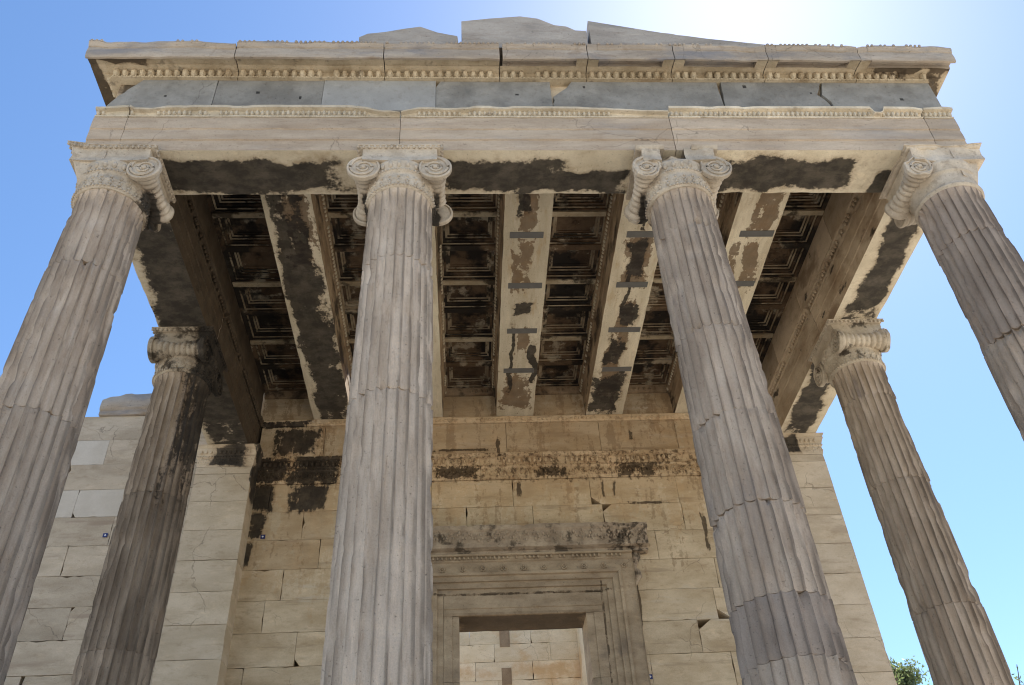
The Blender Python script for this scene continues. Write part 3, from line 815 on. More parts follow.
ARCH = [(HW - .03, ZS), (HW - .026, 7.805), (HW - .012, 7.811), (HW - .010, 7.985), (HW, 7.992), (HW + .002, 8.187), (.30, 8.190), (.30, 8.345),
        (-.30, 8.345), (-.30, 8.192), (-HW - .0, 8.187), (-HW, 7.992), (-HW + .012, 7.985), (-HW + .014, 7.811), (-HW + .028, 7.805), (-HW + .03, ZS)]
def arch_mat(mid, nrm):
    if mid[1] < ZS + .01: return 1
    if mid[0] < 0 and mid[1] < 8.3: return 2
    return 0
CROWN = [(.295, 8.191), (HW + .012, 8.191), (HW + .016, 8.208), (HW - .006, 8.222), (HW - .004, 8.26), (HW + .012, 8.302), (HW + .060, 8.307), (HW + .064, 8.343), (.295, 8.343)]
CROWN_IN = [(-o_, z) for o_, z in CROWN[::-1]]

def beads(b, s0, s1, pitch, o_, z, rad, fmap, seed=0, miss=.05, tone=0.0, top=None, lim=.25):
    rr = random.Random(seed)
    s = s0 + pitch * .6
    rad = np.asarray(rad)
    while s < s1 - pitch * .4:
        gap = vnoise(np.array([s * 1.9, seed * 3.7 + o_ * 50, z * 9]), 31) > .80
        if rr.random() > miss and not gap and (top is None or top(s) < lim):
            th = np.linspace(0, 2 * math.pi, 6, endpoint=False); ph = np.linspace(-math.pi / 2, math.pi / 2, 5)
            A = np.zeros((5, 6, 3))
            k = rr.uniform(.85, 1.05)
            A[..., 0] = s + rad[0] * k * np.cos(ph)[:, None] * np.cos(th)[None]
            A[..., 1] = o_ + rad[1] * k * np.cos(ph)[:, None] * np.sin(th)[None]
            A[..., 2] = z + rad[2] * k * np.sin(ph)[:, None]
            b.grid(fmap(A), wv=True, tone=tone)
        s += pitch

def profile_fn(pts):
    xs = [p[0] for p in pts]; ys = [p[1] for p in pts]
    return lambda s: float(np.interp(s, xs, ys))

# --- front architrave
t = thing('architrave', (0, 0, ZS), 'long marble architrave resting on the four front columns, black crust underneath', 'architrave')
fj = [(-HW - XC[3] - .003, -4.625), (-4.62, -1.567), (-1.561, 1.551), (1.558, 4.62), (4.628, XC[3] + HW + .005)]
brk = [profile_fn([(-5, .05), (-4.9, .3), (-4.6, .0)]), profile_fn([(-4.62, 0), (-4.55, .35), (-4.35, .42), (-4.2, .08), (-3, 0), (-2.15, .0), (-1.95, .25), (-1.57, .85)]),
       profile_fn([(-1.56, .7), (-1.35, .25), (-.8, .3), (-.7, .05), (.6, .15), (1.2, .5), (1.55, .6)]), profile_fn([(1.56, 0), (2.4, 0), (2.42, .15), (2.6, .02), (4.0, 0), (4.02, .7), (4.12, .7), (4.14, .0), (4.5, .05), (4.62, .3)]),
       profile_fn([(4.6, .2), (4.9, 0), (5.05, .2)])]
for i, (a, c) in enumerate(fj):
    b = MB()
    sweep(b, ARCH, a, c, map_front, seed=11 + i, matf=arch_mat, tone=[.0, .03, -.02, .04, -.1][i], wear=.014)
    o = weld(b.build('block', [M['arch'], M['soffit'], M['arch_in']], t))
    b = MB(); sweep(b, CROWN, a + .004, c - .004, map_front, step=.035, d=.03, seed=41 + i, wear=.02, top=brk[i], tone=(.18 if i == 3 else 0))
    beads(b, a, c, .058, HW + .004, 8.262, (.025, .032, .046), map_front, i, .03, top=brk[i], lim=.3)
    weld(b.build('crown_moulding', M['crown'], o))
    b = MB(); sweep(b, CROWN_IN, a + .4 if i == 0 else a, c - .4 if i == 4 else c, map_front, step=.08, d=.04, seed=51 + i) if i not in (0, 4) else None
    if b.n: weld(b.build('inner_moulding', M['arch_in'], o))
# --- flank architraves
for sx, nm in ((-1, 'sooty architrave along the left side of the porch, blackened underneath'), (1, 'brown banded architrave along the right side of the porch, black crust underneath')):
    t = thing('architrave', (sx * XC[3], 3, ZS), nm, 'architrave')
    for i, (a, c) in enumerate(((HW + .004, YF - .004), (YF + .002, YW + .30))):
        b = MB(); sweep(b, ARCH, a, c, map_side(sx), seed=21 + i + sx * 5, matf=arch_mat, wear=.016)
        o = weld(b.build('block', [M['arch'], M['soffit'], M['arch_in']], t))
        b = MB(); sweep(b, CROWN, a, c, map_side(sx), step=.06, d=.03, seed=61 + i)
        beads(b, a, c, .058, HW + .004, 8.262, (.025, .032, .046), map_side(sx), i, .05)
        weld(b.build('crown_moulding', M['crown'], o))
        b = MB(); sweep(b, CROWN_IN, a + .07, c, map_side(sx), step=.06, d=.03, seed=71 + i)
        beads(b, a + .1, c, .07, -HW - .030, 8.268, (.026, .026, .042), map_side(sx), i + 9, .15)
        weld(b.build('inner_moulding', M['arch_in'], o))

# ------------------------------------------------------------------ frieze: limestone blocks
def rough_poly(pts, d=.07, amp=.004, chip=.02, seed=0, keep=()):
    P_, cor = resample(pts, d)
    n = fbm(np.concatenate([P_ * 9, np.full((len(P_), 1), seed * 1.7)], 1), 3, seed) - .5
    c = P_.mean(0)
    dv = c[None] - P_; L = np.abs(dv).sum(1)[:, None] + 1e-6
    ch = np.clip(n - .10, 0, 1) * chip * 4
    return (P_ + np.sign(dv) * np.abs(dv / L) * (np.abs(n) * amp + ch)[:, None]).tolist()

t = thing('frieze', (0, 0, 8.345), 'blue grey limestone band between the architrave and the cornice on the front', 'frieze')
fz = [-4.955, -3.745, -2.495, -1.165, .215, 2.27, 3.70, 4.955]
chips = {3: 'r', 4: 'l', 5: 'r'}
for i in range(7):
    a, c = fz[i] + .0025, fz[i + 1] - .0025
    z0, z1 = 8.349, 8.943
    pts = [(a, z0), (c, z0), (c, z1), (a, z1)]
    if i == 0: pts = [(a, z0), (c, z0), (c, z1), (a + .34, z1), (a + .12, z0 + .28)]
    if i == 3: pts = [(a, z0), (c, z0), (c, z1 - .0), (c - .02, z1), (a + .05, z1), (a, z1 - .12)]
    if i == 4: pts = [(a, z0), (c, z0), (c, z1), (a + .26, z1), (a + .19, z1 - .13), (a + .01, z1 - .31)]
    if i == 5: pts = [(a, z0), (c - .10, z0), (c - .14, z0 + .2), (c - .22, z0 + .34), (c - .12, z1), (a + .05, z1)]
    if i == 6: pts = [(a - .08, z0), (c, z0), (c, z1), (a - .11, z1), (a - .17, z0 + .34), (a - .10, z0 + .2)]
    b = MB()
    rp = rough_poly(pts, .06, .004, .02 if i != 2 else 0, i)
    b.prism(rp, .330 + (.004 if i == 2 else R.uniform(-.006, .003)), -.29, lambda s, d, z: (s, -d, z), R.uniform(-.1, .1))
    b.build('block', M['frieze_new'] if i == 2 else M['frieze'], t)
b = MB(); b.box(-4.9, 4.9, -.26, .294, 8.352, 8.958)
b.build('backing_course', M['arch_in'], t)
for sx, nm in ((-1, 'left'), (1, 'right')):
    t = thing('frieze', (sx * XC[3], 3, 8.345), 'limestone band above the %s side architrave, seen from its inner face' % nm, 'frieze')
    ys = [.30, 1.55, 2.9, 4.3, 5.9]
    for i in range(4):
        b = MB(); b.prism(rough_poly([(ys[i] + .004, 8.349), (ys[i + 1] - .004, 8.349), (ys[i + 1] - .004, 8.962), (ys[i] + .004, 8.962)], .08, .004, .02, i), .32, .05, lambda s, d, z: (sx * (XC[3] + d), s, z), R.uniform(-.1, .1))
        b.build('block', M['frieze'], t)
    ys = [.31, 1.9, 3.4, 4.7, 5.9]
    for i in range(4):
        b = MB(); b.prism(rough_poly([(ys[i] + .004, 8.349), (ys[i + 1] - .004, 8.349), (ys[i + 1] - .004, 8.962), (ys[i] + .004, 8.962)], .08, .004, .03, i + 4), -.335, .04, lambda s, d, z: (sx * (XC[3] + d), s, z), R.uniform(-.15, .15))
        b.build('inner_block', M['arch_in'], t)

# ------------------------------------------------------------------ cornice
BED = [(.25, 8.945), (.372, 8.945), (.376, 8.958), (.350, 8.964), (.348, 9.02), (.360, 9.062), (.455, 9.066), (.458, 9.076), (.25, 9.076)]
CO = .605
def corona(sof):
    return [(-.25, 9.078), (.462, 9.078), (.475, 9.07 - sof), (CO - .05, 9.058 - sof), (CO - .03, 9.015), (CO - .004, 9.015), (CO, 9.022), (CO, 9.205), (CO + .012, 9.212), (CO + .022, 9.24), (CO + .035, 9.262),
            (CO + .03, 9.30), (.30, 9.305), (-.25, 9.305)]
SOLID = [(-.25, 9.076), (.425, 9.074), (CO - .02, 9.03), (CO - .004, 9.018), (CO, 9.024), (CO, 9.205), (CO + .02, 9.24), (CO + .03, 9.30), (-.25, 9.303)]
t = thing('cornice', (0, 0, 8.96), 'projecting cornice of broken marble blocks along the top of the front', 'cornice')
def cor_mat(mid, nrm): return 1 if (mid[1] < 9.1 and mid[0] < CO - .025) else 0
cj = [-5.235, -3.52, -1.78, -.395, .665, 1.72, 2.874, 4.029, 5.235]
cbrk = [profile_fn([(-5.3, .0), (-5.1, .0), (-5.05, .12), (-4.3, .14), (-4.0, .0), (-3.85, .25), (-3.55, .45), (-3.5, .45)]), profile_fn([(-3.5, .05), (-2, 0), (-1.8, .05)]), profile_fn([(-1.8, .0), (-.4, 0)]), profile_fn([(-.4, 0), (.66, 0)]),
        profile_fn([(.66, 0), (1.7, 0)]), profile_fn([(1.7, .0), (2.0, .05), (2.6, .15), (2.87, .3)]), profile_fn([(2.87, .05), (3.9, .1), (4.03, .35)]), profile_fn([(4.03, .38), (4.2, .05), (5.0, .05), (5.1, .15), (5.25, .35)])]
for i in range(8):
    a, c = cj[i] + .005, cj[i + 1] - .005
    b = MB()
    kw = dict(step=.05, d=.05, matf=cor_mat, seed=81 + i, wear=.022, top=None)
    def top(s, i=i): return cbrk[i](s) * .45
    if i >= 3:
        e = .13
        aa = a + (e if i != 3 else .03); cc = c - (e if i != 7 else 0)
        if i != 3: sweep(b, SOLID, a, aa - .001, map_front, top=top, **{k: v for k, v in kw.items() if k != 'top'})
        sweep(b, corona(-.06), aa, cc, map_front, top=top, **{k: v for k, v in kw.items() if k != 'top'})
        if i != 7: sweep(b, SOLID, cc + .001, c, map_front, top=top, **{k: v for k, v in kw.items() if k != 'top'})
    else:
        sweep(b, corona(0), a, c, map_front, top=top, **{k: v for k, v in kw.items() if k != 'top'})
    o = weld(b.build('block', [M['cornice'], M['bed']], t))
    b = MB(); beads(b, a, c, .055, CO + .03, 9.285, (.022, .018, .024), map_front, i, .35 if i not in (0, 1, 2) else .12, top=cbrk[i], lim=.1)
    if b.n: b.build('top_moulding', M['cornice'], o, 40)
    b = MB(); a2, c2 = max(a, -4.99), min(c, 4.99)
    sweep(b, BED, a2, c2, map_front, step=.06, d=.03, seed=91 + i, wear=.01)
    beads(b, a2, c2, .100, .372, 9.014, (.044, .058, .066), map_front, i, .03)
    beads(b, a2, c2, .052, .372, 8.952, (.017, .017, .014), map_front, i, .2)
    weld(b.build('bed_moulding', M['bed'], o))
for sx, nm in ((-1, 'left'), (1, 'right')):
    t = thing('cornice', (sx * XC[3], 3, 8.96), 'cornice returning along the %s side of the porch roof' % nm, 'cornice')
    for i, (a, c) in enumerate(((-.345, 1.6), (1.61, 3.8), (3.81, 5.9))):
        b = MB()
        pr = [(o_ - .02, z) for o_, z in corona(0)]
        pr[0] = (-.2, 9.078); pr[-1] = (-.2, 9.305)
        sweep(b, pr, a if i else .26, c, map_side(sx), step=.1, d=.06, matf=cor_mat, seed=101 + i, wear=.02)
        o = weld(b.build('block', [M['cornice'], M['bed']], t))
        if i == 0:
            b = MB()
            q = [(.432, 9.077), (.452, 9.07), (CO - .07, 9.058), (CO - .05, 9.015), (CO - .024, 9.015), (CO - .02, 9.022), (CO - .02, 9.205)]
        b = MB(); sweep(b, BED, a if i else -.33, c, map_side(sx), step=.08, d=.03, seed=111 + i, wear=.01)
        beads(b, a, c, .100, .372, 9.014, (.044, .058, .066), map_side(sx), i, .03)
        weld(b.build('bed_moulding', M['bed'], o))

# pediment remains on top of the cornice
def pblock(name, pts, label, y0=-.56, y1=.1, seed=0, tone=0.0):
    b = MB()
    rp = rough_poly(pts, .05, .012, .02, seed)
    yy = np.linspace(y0, y1, 6)
    for k in range(1): b.prism(rp, y0, y1, lambda s, d, z: (s, d, z), tone)
    o = b.build(name, M['pediment'])
    return tag(o, label, 'stone block', 'remains of the pediment')
pblock('pediment_block', [(-2.10, 9.309), (-.88, 9.309), (-.90, 9.56), (-1.15, 9.64), (-1.36, 9.77), (-1.55, 9.72), (-1.8, 9.64), (-2.0, 9.60), (-2.10, 9.52)], 'low rounded lump of worn stone on the cornice, left of the taller pediment blocks', seed=1)
pblock('pediment_block', [(-.85, 9.309), (.70, 9.309), (.71, 9.70), (.58, 9.71), (.47, 9.80), (.32, 9.83), (.12, 9.98), (-.10, 10.03), (-.5, 9.97), (-.85, 9.90)], 'tall squared block with a stepped right end in the middle of the cornice', seed=2)
pblock('pediment_block', [(.745, 9.309), (2.95, 9.309), (2.94, 9.39), (2.2, 9.52), (1.5, 9.69), (.75, 9.91)], 'long wedge shaped block sloping down to the right on the cornice', seed=3, y0=-.575)

# ------------------------------------------------------------------ ceiling beams, coffered slabs, roof
BX = [-3.094, -1.547, 0, 1.547, 3.094]
BNAME = ['black stained ceiling beam nearest the left side of the porch', 'ceiling beam mostly hidden behind the pale column left of the doorway', 'cream ceiling beam above the doorway with grey bars and a small black patch',
         'cream ceiling beam with big brown blotches, just left of the split capital', 'cream ceiling beam nearest the right side of the porch']
BEAM = [(-.318, ZB), (.318, ZB), (.320, 8.60), (.326, 8.606), (.328, 8.80), (.345, 8.81), (.35, 8.83), (.372, 8.87), (.385, 8.90), (.387, 8.957), (-.387, 8.957), (-.385, 8.90), (-.372, 8.87), (-.35, 8.83), (-.345, 8.81), (-.328, 8.80), (-.326, 8.606), (-.320, 8.60)]
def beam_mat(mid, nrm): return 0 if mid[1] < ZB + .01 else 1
for k, bx in enumerate(BX):
    t = thing('ceiling_beam', (bx, 3, ZB), BNAME[k], 'ceiling beam', 'marble ceiling beams')
    def mp(A, bx=bx): return np.stack([bx + A[..., 1], A[..., 0], A[..., 2]], -1)
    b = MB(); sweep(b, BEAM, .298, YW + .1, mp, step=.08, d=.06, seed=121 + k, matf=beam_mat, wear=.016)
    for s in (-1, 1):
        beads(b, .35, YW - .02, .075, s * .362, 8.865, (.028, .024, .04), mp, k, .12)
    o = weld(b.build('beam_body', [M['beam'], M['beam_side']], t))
    if k >= 2:
        for y in (1.66, 2.65, 3.65, 4.63):
            b = MB(); w = .235 + R.uniform(-.01, .01); dx = R.uniform(-.02, .02) + (0.01 if k == 2 else .04)
            b.box(bx - w + dx, bx + w + dx, y - .055, y + .055, ZB - .007, ZB + .05)
            b.build('metal_bar', M['steel'], t)

SL = [(.40, 1.80), (1.80, 3.18), (3.18, 4.53), (4.53, 5.93)]
def slab(x0, x1, y0, y1, xl, xr, ny=2):
    """ceiling slab spanning xl..xr, coffers in the visible strip x0..x1"""
    slab_b = MB(); z = 8.962
    slab_b.box(xl, xr, y0 + .004, y1 - .004, 9.16, 9.20)
    cof = []
    dy = (y1 - y0) / ny
    # lower face strips around the coffers
    mx = .055; my = .05
    def ring(b, A, B_, mat=0, tone=0.0):
        b.add([(*p_,) for p_ in A] + [(*p_,) for p_ in B_], [(i, (i + 1) % 4, 4 + (i + 1) % 4, 4 + i) for i in range(4)], tone, mat)
    def rect(xa, xb, ya, yb, zz): return [(xa, ya, zz), (xb, ya, zz), (xb, yb, zz), (xa, yb, zz)]
    ring(slab_b, rect(xl, xr, y0 + .004, y1 - .004, z), rect(xl, xr, y0 + .004, y1 - .004, 9.16))
    slab_b.add(rect(xl, x0 + mx, y0 + .004, y1 - .004, z), [(0, 1, 2, 3)]); slab_b.add(rect(x1 - mx, xr, y0 + .004, y1 - .004, z), [(0, 1, 2, 3)])
    for j in range(ny + 1):
        ya = y0 + .004 if j == 0 else y0 + dy * j - my; yb = y1 - .004 if j == ny else y0 + dy * j + my
        slab_b.add(rect(x0 + mx, x1 - mx, ya, yb, z), [(0, 1, 2, 3)])
    # raised rim bar at the slab joint and between the coffers
    slab_b.box(x0 + .01, x1 - .01, y0 - .03, y0 + .055, z - .03, z - .001, 0, 2)
    for j in range(ny):
        b = MB()
        xa, xb, ya, yb = x0 + mx, x1 - mx, y0 + dy * j + my, y0 + dy * (j + 1) - my
        zz = z; prev = rect(xa, xb, ya, yb, zz)
        ins = [(.0, .03), (.028, 0), (.0, .03), (.034, 0), (.0, .035), (.03, .0), (0, .03), (.03, 0), (0, .02), (.02, .008), (0, .012)]
        for q, (i_, u_) in enumerate(ins):
            xa += i_; xb -= i_; ya += i_; yb -= i_; zz += u_
            cur = rect(xa, xb, ya, yb, zz)
            ring(b, prev, cur, 1 if q in (1, 5, 7) else 0)
            prev = cur
        b.add(prev, [(0, 1, 2, 3)])
        b.ell(((xa + xb) / 2, (ya + yb) / 2, zz - .004), (.05, .05, .022), 10, 5)
        cof.append(b)
    return slab_b, cof
bays = [(-4.30, -3.412, -4.34, -3.096, 'far left bay'), (-2.776, -1.865, -3.092, -1.549, 'second bay from the left'), (-1.229, -.318, -1.545, -.002, 'bay left of the middle beam'), (.318, 1.229, .002, 1.545, 'bay right of the middle beam'),
        (1.865, 2.776, 1.549, 3.092, 'second bay from the right'), (3.412, 4.30, 3.096, 4.34, 'far right bay')]
rown = ['front', 'second from the front', 'third from the front', 'rearmost']
for bi, (x0, x1, xl, xr, bn) in enumerate(bays):
    for si, (y0, y1) in enumerate(SL):
        ny = 2
        if bi == 1 and si == 3: y1 = y0 + (y1 - y0) / 2; ny = 1          # the opening left in the roof
        t = thing('ceiling_slab', ((x0 + x1) / 2, (y0 + y1) / 2, 8.96), 'coffered ceiling slab, %s in the %s' % (rown[si], bn), 'ceiling slab', 'coffered ceiling slabs')
        sb, cf = slab(x0, x1, y0, y1, xl, xr, ny)
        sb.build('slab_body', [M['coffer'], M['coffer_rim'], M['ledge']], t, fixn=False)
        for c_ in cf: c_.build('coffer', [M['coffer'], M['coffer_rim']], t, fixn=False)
b = MB()
b.box(-4.42, 4.42, .26, 5.25, 9.206, 9.30); b.box(-4.42, -2.72, 5.252, 6.55, 9.206, 9.30); b.box(-1.95, 4.42, 5.252, 6.55, 9.206, 9.30)
o = b.build('roof_deck', M['pediment']); tag(o, 'flat stone roof over the coffered ceiling with one small opening', 'roof')

# ------------------------------------------------------------------ walls
CZ = [0.0, 1.05, 1.286, 1.773, 2.26, 2.747, 3.234, 3.721, 4.208, 4.695, 5.182, 5.669, 6.156, 6.643, 7.13]
def wall_rows(b, rows, x0, x1, yf, depth, tonef, holes=(), L=1.32, seed=0, skip=None, jit=.005, chip=.02, hand=None):
    rr = random.Random(seed)
    for ri, (z0, z1) in enumerate(rows):
        js = [x0]
        x = x0 + (L * (.25 if ri % 2 else .75)) + rr.uniform(-.12, .12)
        while x < x1 - .35:
            js.append(x); x += L + rr.uniform(-.22, .22)
        js.append(x1)
        if hand and ri in hand: js = [x0] + hand[ri] + [x1]
        for a, c in zip(js[:-1], js[1:]):
            segs = [(a, c)]
            if skip and z0 < skip[2] - .02:
                segs = []
                if a < skip[0]: segs.append((a, min(c, skip[0])))
                if c > skip[1]: segs.append((max(a, skip[1]), c))
            for a2, c2 in segs:
                if c2 - a2 < .05: continue
                g_ = .0025
                pts = [(a2 + g_, z0 + g_), (c2 - g_, z0 + g_), (c2 - g_, z1 - g_), (a2 + g_, z1 - g_)]
                for hx, hz, hw_, hh in holes:                       # holes left at block corners
                    for ci, (px, pz) in enumerate(list(pts)):
                        if abs(px - hx) < .35 and abs(pz - hz) < .2:
                            sx_ = 1 if ci in (0, 3) else -1; sz_ = 1 if ci in (0, 1) else -1
                            if sx_ < 0: continue
                            new = [(px, pz + sz_ * hh), (px + sx_ * hw_, pz)]
                            if ci in (0,): pass
                            k = pts.index((px, pz))
                            pts[k:k + 1] = new if ci in (0, 2) else new[::-1]
                            break
                tn, mt = tonef((a2 + c2) / 2, (z0 + z1) / 2, rr)
                b.prism(rough_poly(pts, .09, .003, chip, rr.randint(0, 9999)), yf + rr.uniform(-jit, jit), yf + depth, lambda s, d, z: (s, d, z), tn, mt)

def pair(z): return list(zip(z[:-1], z[1:]))
t = thing('doorway_wall', (0, YW, 0), 'tan ashlar wall at the back of the porch around the great doorway', 'wall')
b = MB()
DX0, DX1, DZ = -1.745, 1.665, 5.93
wall_rows(b, pair(CZ), -4.26, 4.26, YW, .3, lambda x, z, r: (r.uniform(-.10, .10), 0), holes=[(1.32, 6.643, .15, .13), (2.51, 4.695, .20, .15), (-3.3, 4.208, .08, .1)], skip=(DX0, DX1, 5.93), seed=5, chip=.03, hand={8: [-3.3, -2.0, 2.51, 3.6], 12: [-3.4, -2.1, -.85, .2, 1.32, 2.6, 3.7], 10: [-3.6, -2.4, 2.95, 3.9], 11: [-3.1, -1.7, -.5, .8, 2.1, 3.3]})
wall_rows(b, [(7.62, 8.25)], -4.26, 4.26, YW, .3, lambda x, z, r: (r.uniform(-.08, .08), 0), seed=8, L=1.5, chip=.012)
wall_rows(b, [(8.352, 8.84)], -4.30, 4.30, YW + .01, .3, lambda x, z, r: (r.uniform(-.08, .08), 0), seed=9, L=1.55, chip=.01)
b.build('masonry', M['wall'], t)
b = MB()
b.box(-4.9, DX0, YW + .305, YW + .65, 0, 9.2); b.box(DX1, 4.9, YW + .305, YW + .65, 0, 9.2); b.box(DX0, DX1, YW + .305, YW + .65, 5.9, 9.2)
b.build('wall_core', M['inside'], t)
mpw = lambda A: np.stack([A[..., 0], YW - A[..., 1], A[..., 2]], -1)
BAND = [(-.28, 7.134), (.02, 7.134), (.02, 7.17), (.028, 7.18), (.026, 7.34), (.036, 7.345), (.052, 7.372), (.036, 7.398), (.030, 7.41), (.034, 7.46), (.048, 7.525), (.100, 7.535), (.102, 7.60), (-.28, 7.616)]
xs = [-4.25, -2.2, -.62, .42, 2.05, 4.25]
for i in range(5):
    b = MB(); a, c = xs[i] + .003, xs[i + 1] - .003
    tp = (lambda s: 0.02 * (math.sin(s * 9) + 1) * .5)
    sweep(b, BAND, a, c, mpw, step=.06, d=.05, seed=131 + i, wear=.012, tone=R.uniform(-.05, .05), top=tp)
    beads(b, a, c, .085, .052, 7.472, (.032, .042, .052), mpw, i, .12)
    beads(b, a, c, .042, .050, 7.372, (.018, .018, .018), mpw, i, .15)
    s = a + .06
    while s < c - .05:
        for dx, dz, r_ in ((0, .03, .022), (0, .115, .026), (.026, .095, .018), (-.026, .095, .018), (.04, .06, .017), (-.04, .06, .017)):
            A = np.zeros((4, 6, 3)); th = np.linspace(0, 2 * math.pi, 6, endpoint=False); ph = np.linspace(-math.pi / 2, math.pi / 2, 4)
            A[..., 0] = s + dx + r_ * .8 * np.cos(ph)[:, None] * np.cos(th)[None]; A[..., 1] = .028 + r_ * 1.3 * np.cos(ph)[:, None] * np.sin(th)[None]; A[..., 2] = 7.185 + dz + r_ * 1.3 * np.sin(ph)[:, None]
            if R.random() > .12: b.grid(mpw(A), wv=True)
        s += .115
    weld(b.build('carved_band', M['wall'], t))
b = MB()
sweep(b, [(-.28, 8.254), (.02, 8.254), (.028, 8.275), (.05, 8.30), (.065, 8.325), (.066, 8.349), (-.28, 8.349)], -4.25, 4.25, mpw, step=.06, d=.03, seed=141, wear=.014)
beads(b, -4.25, 4.25, .07, .045, 8.30, (.027, .024, .03), mpw, 3, .2)
weld(b.build('upper_moulding', M['wall'], t))
b = MB()
sweep(b, [(-.28, 8.843), (.03, 8.843), (.05, 8.88), (.075, 8.93), (.08, 8.958), (-.28, 8.958)], -4.30, 4.30, mpw, step=.08, d=.03, seed=142, wear=.012)
beads(b, -4.3, 4.3, .09, .06, 8.895, (.032, .028, .04), mpw, 4, .1)
weld(b.build('ceiling_moulding', M['beam_side'], t))

# outer wall running on to the left, with its broken top
t = thing('outer_wall', (-9, YW, 0), 'ashlar wall left of the porch with a broken top and pale new blocks', 'wall')
def tone_out(x, z, r):
    if -7.6 < x < -6.0 and abs(z - 7.85) < .2: return .42, 1
    if -7.8 < x < -5.6 and abs(z - 6.88) < .2: return .36, 1
    return r.uniform(-.16, .10), 0
b = MB()
wall_rows(b, pair(CZ[:-1] + [7.13, 7.60, 8.07]), -15, -5.11, YW + .02, .3, tone_out, holes=[(-6.2, 7.6, .06, .05), (-6.9, 6.643, .05, .08), (-6.3, 5.182, .05, .07), (-7.3, 5.182, .05, .07), (-7.2, 4.208, .05, .1)], seed=21, L=1.3, chip=.05)
wall_rows(b, [(8.07, 8.55)], -15, -5.11, YW + .02, .3, tone_out, seed=23, L=1.5, chip=.05)
b.box(-15, -5.12, YW + .33, YW + .66, 0, 8.52)
b.build('masonry', [M['wall_out'], M['new_block']], t)
b = MB()
mpo = lambda A: np.stack([A[..., 0], YW - A[..., 1], A[..., 2]], -1)
tp = profile_fn([(-7.0, .38), (-6.9, .25), (-6.75, .2), (-6.62, .02), (-6.5, .12), (-6.3, .1), (-5.9, .0), (-5.2, .1)])
sweep(b, [(-.6, 8.556), (.02, 8.556), (.025, 8.66), (.055, 8.70), (.06, 8.85), (.02, 9.02), (-.6, 9.02)], -7.02, -5.4, mpo, step=.05, d=.05, seed=151, wear=.06, top=lambda s: tp(s) * .8, amp=.012)
o = weld(b.build('broken_coping', M['cornice'], t))

# antae
for sx, nm in ((-1, 'pale pier at the left end of the doorway wall, black stain on its top'), (1, 'pale pier at the right end of the doorway wall, against the sky')):
    t = thing('anta', (sx * 4.64, 5.75, 0), nm, 'pier', 'piers ending the doorway wall')
    xa, xb = (-5.085, -4.215) if sx < 0 else (4.265, 5.005)
    rr = random.Random(33 + sx)
    b = MB(); z = 0
    for z0, z1 in pair(CZ + [7.26]):
        b.prism(rough_poly([(xa, z0 + .003), (xb, z0 + .003), (xb, z1 - .003), (xa, z1 - .003)], .09, .003, .014, rr.randint(0, 999)), 5.575 + rr.uniform(-.003, .003), 6.62, lambda s, d, z: (s, d, z), rr.uniform(-.07, .07))
    b.build('masonry', M['anta'], t)
    b = MB()
    lv = [(0.0, 7.264), (.008, 7.30), (.006, 7.40), (.02, 7.415), (.03, 7.43), (.018, 7.45), (.03, 7.49), (.055, 7.545), (.058, 7.56), (.05, 7.575), (.075, 7.61), (.078, 7.632)]
    P = np.array([[(xa - q, 5.575 - q, z), (xb + q, 5.575 - q, z), (xb + q, 6.3, z), (xa - q, 6.3, z)] for q, z in lv])
    b.grid(P, wv=True); b.add(P[-1], [(0, 1, 2, 3)]); b.add(P[0], [(3, 2, 1, 0)])
    mpa = lambda A: np.stack([A[..., 0], 5.575 - A[..., 1], A[..., 2]], -1)
    beads(b, xa, xb, .075, .04, 7.51, (.03, .026, .04), mpa, 3, .15)
    beads(b, xa, xb, .045, .026, 7.43, (.018, .018, .018), mpa, 4, .15)
    for s in np.arange(xa + .05, xb - .03, .11):
        for dx, dz, r_ in ((0, .02, .02), (0, .085, .024), (.026, .07, .017), (-.026, .07, .017), (.04, .04, .016), (-.04, .04, .016)):
            b.ell((s + dx, 5.572, 7.30 + dz), (r_, r_ * .8, r_ * 1.2), 6, 4)
    b.build('anta_capital', M['anta'], t, 40)

# ------------------------------------------------------------------ doorway
t = thing('door_frame', (0, YW, 0), 'great carved marble doorway in the middle of the porch wall', 'doorway')
OX0, OX1 = -1.215, 1.135           # outer frame's opening
FX0, FX1, FZ = -1.735, 1.655, 5.64
# outer frame section: o = distance from the opening edge, p = protrusion
SEC = [(0, .0), (0, .02), (.088, .024), (.090, .066), (.185, .070), (.187, .112), (.270, .116), (.276, .16), (.315, .168), (.325, .115), (.36, .12), (.505, .125), (.52, .15), (.52, .0)]
def jamb(side):
    bb = MB()
    zs = np.linspace(0, 1, 40)
    P = []
    for k in zs:
        row = []
        for o_, p_ in SEC:
            x = (OX1 + o_) if side > 0 else (OX0 - o_)
            zt = 5.172 + o_ * .90
            z = zt * k
            row.append((x, YW - .30 * 0 - p_ if p_ > 0 else YW + .3, z))
        P.append(row)
    P = np.array(P)
    n_ = fbm(P * 3, 3, 161 + side) - .5
    P[..., 1] += np.clip(n_, 0, 1) * .03 * (P[..., 1] < YW)
    bb.grid(P, wv=True)
    return bb
for s in (-1, 1):
    weld(jamb(s).build('door_jamb', M['door'], t))
b = MB()
xsn = np.linspace(0, 1, 60)
P = []
for k in xsn:
    row = []
    for o_, p_ in SEC:
        x = (OX0 - o_) + ((OX1 + o_) - (OX0 - o_)) * k
        row.append((x, YW - p_ if p_ > 0 else YW + .3, 5.174 + o_ * .90))
    P.append(row)
b.grid(np.array(P), wv=True)
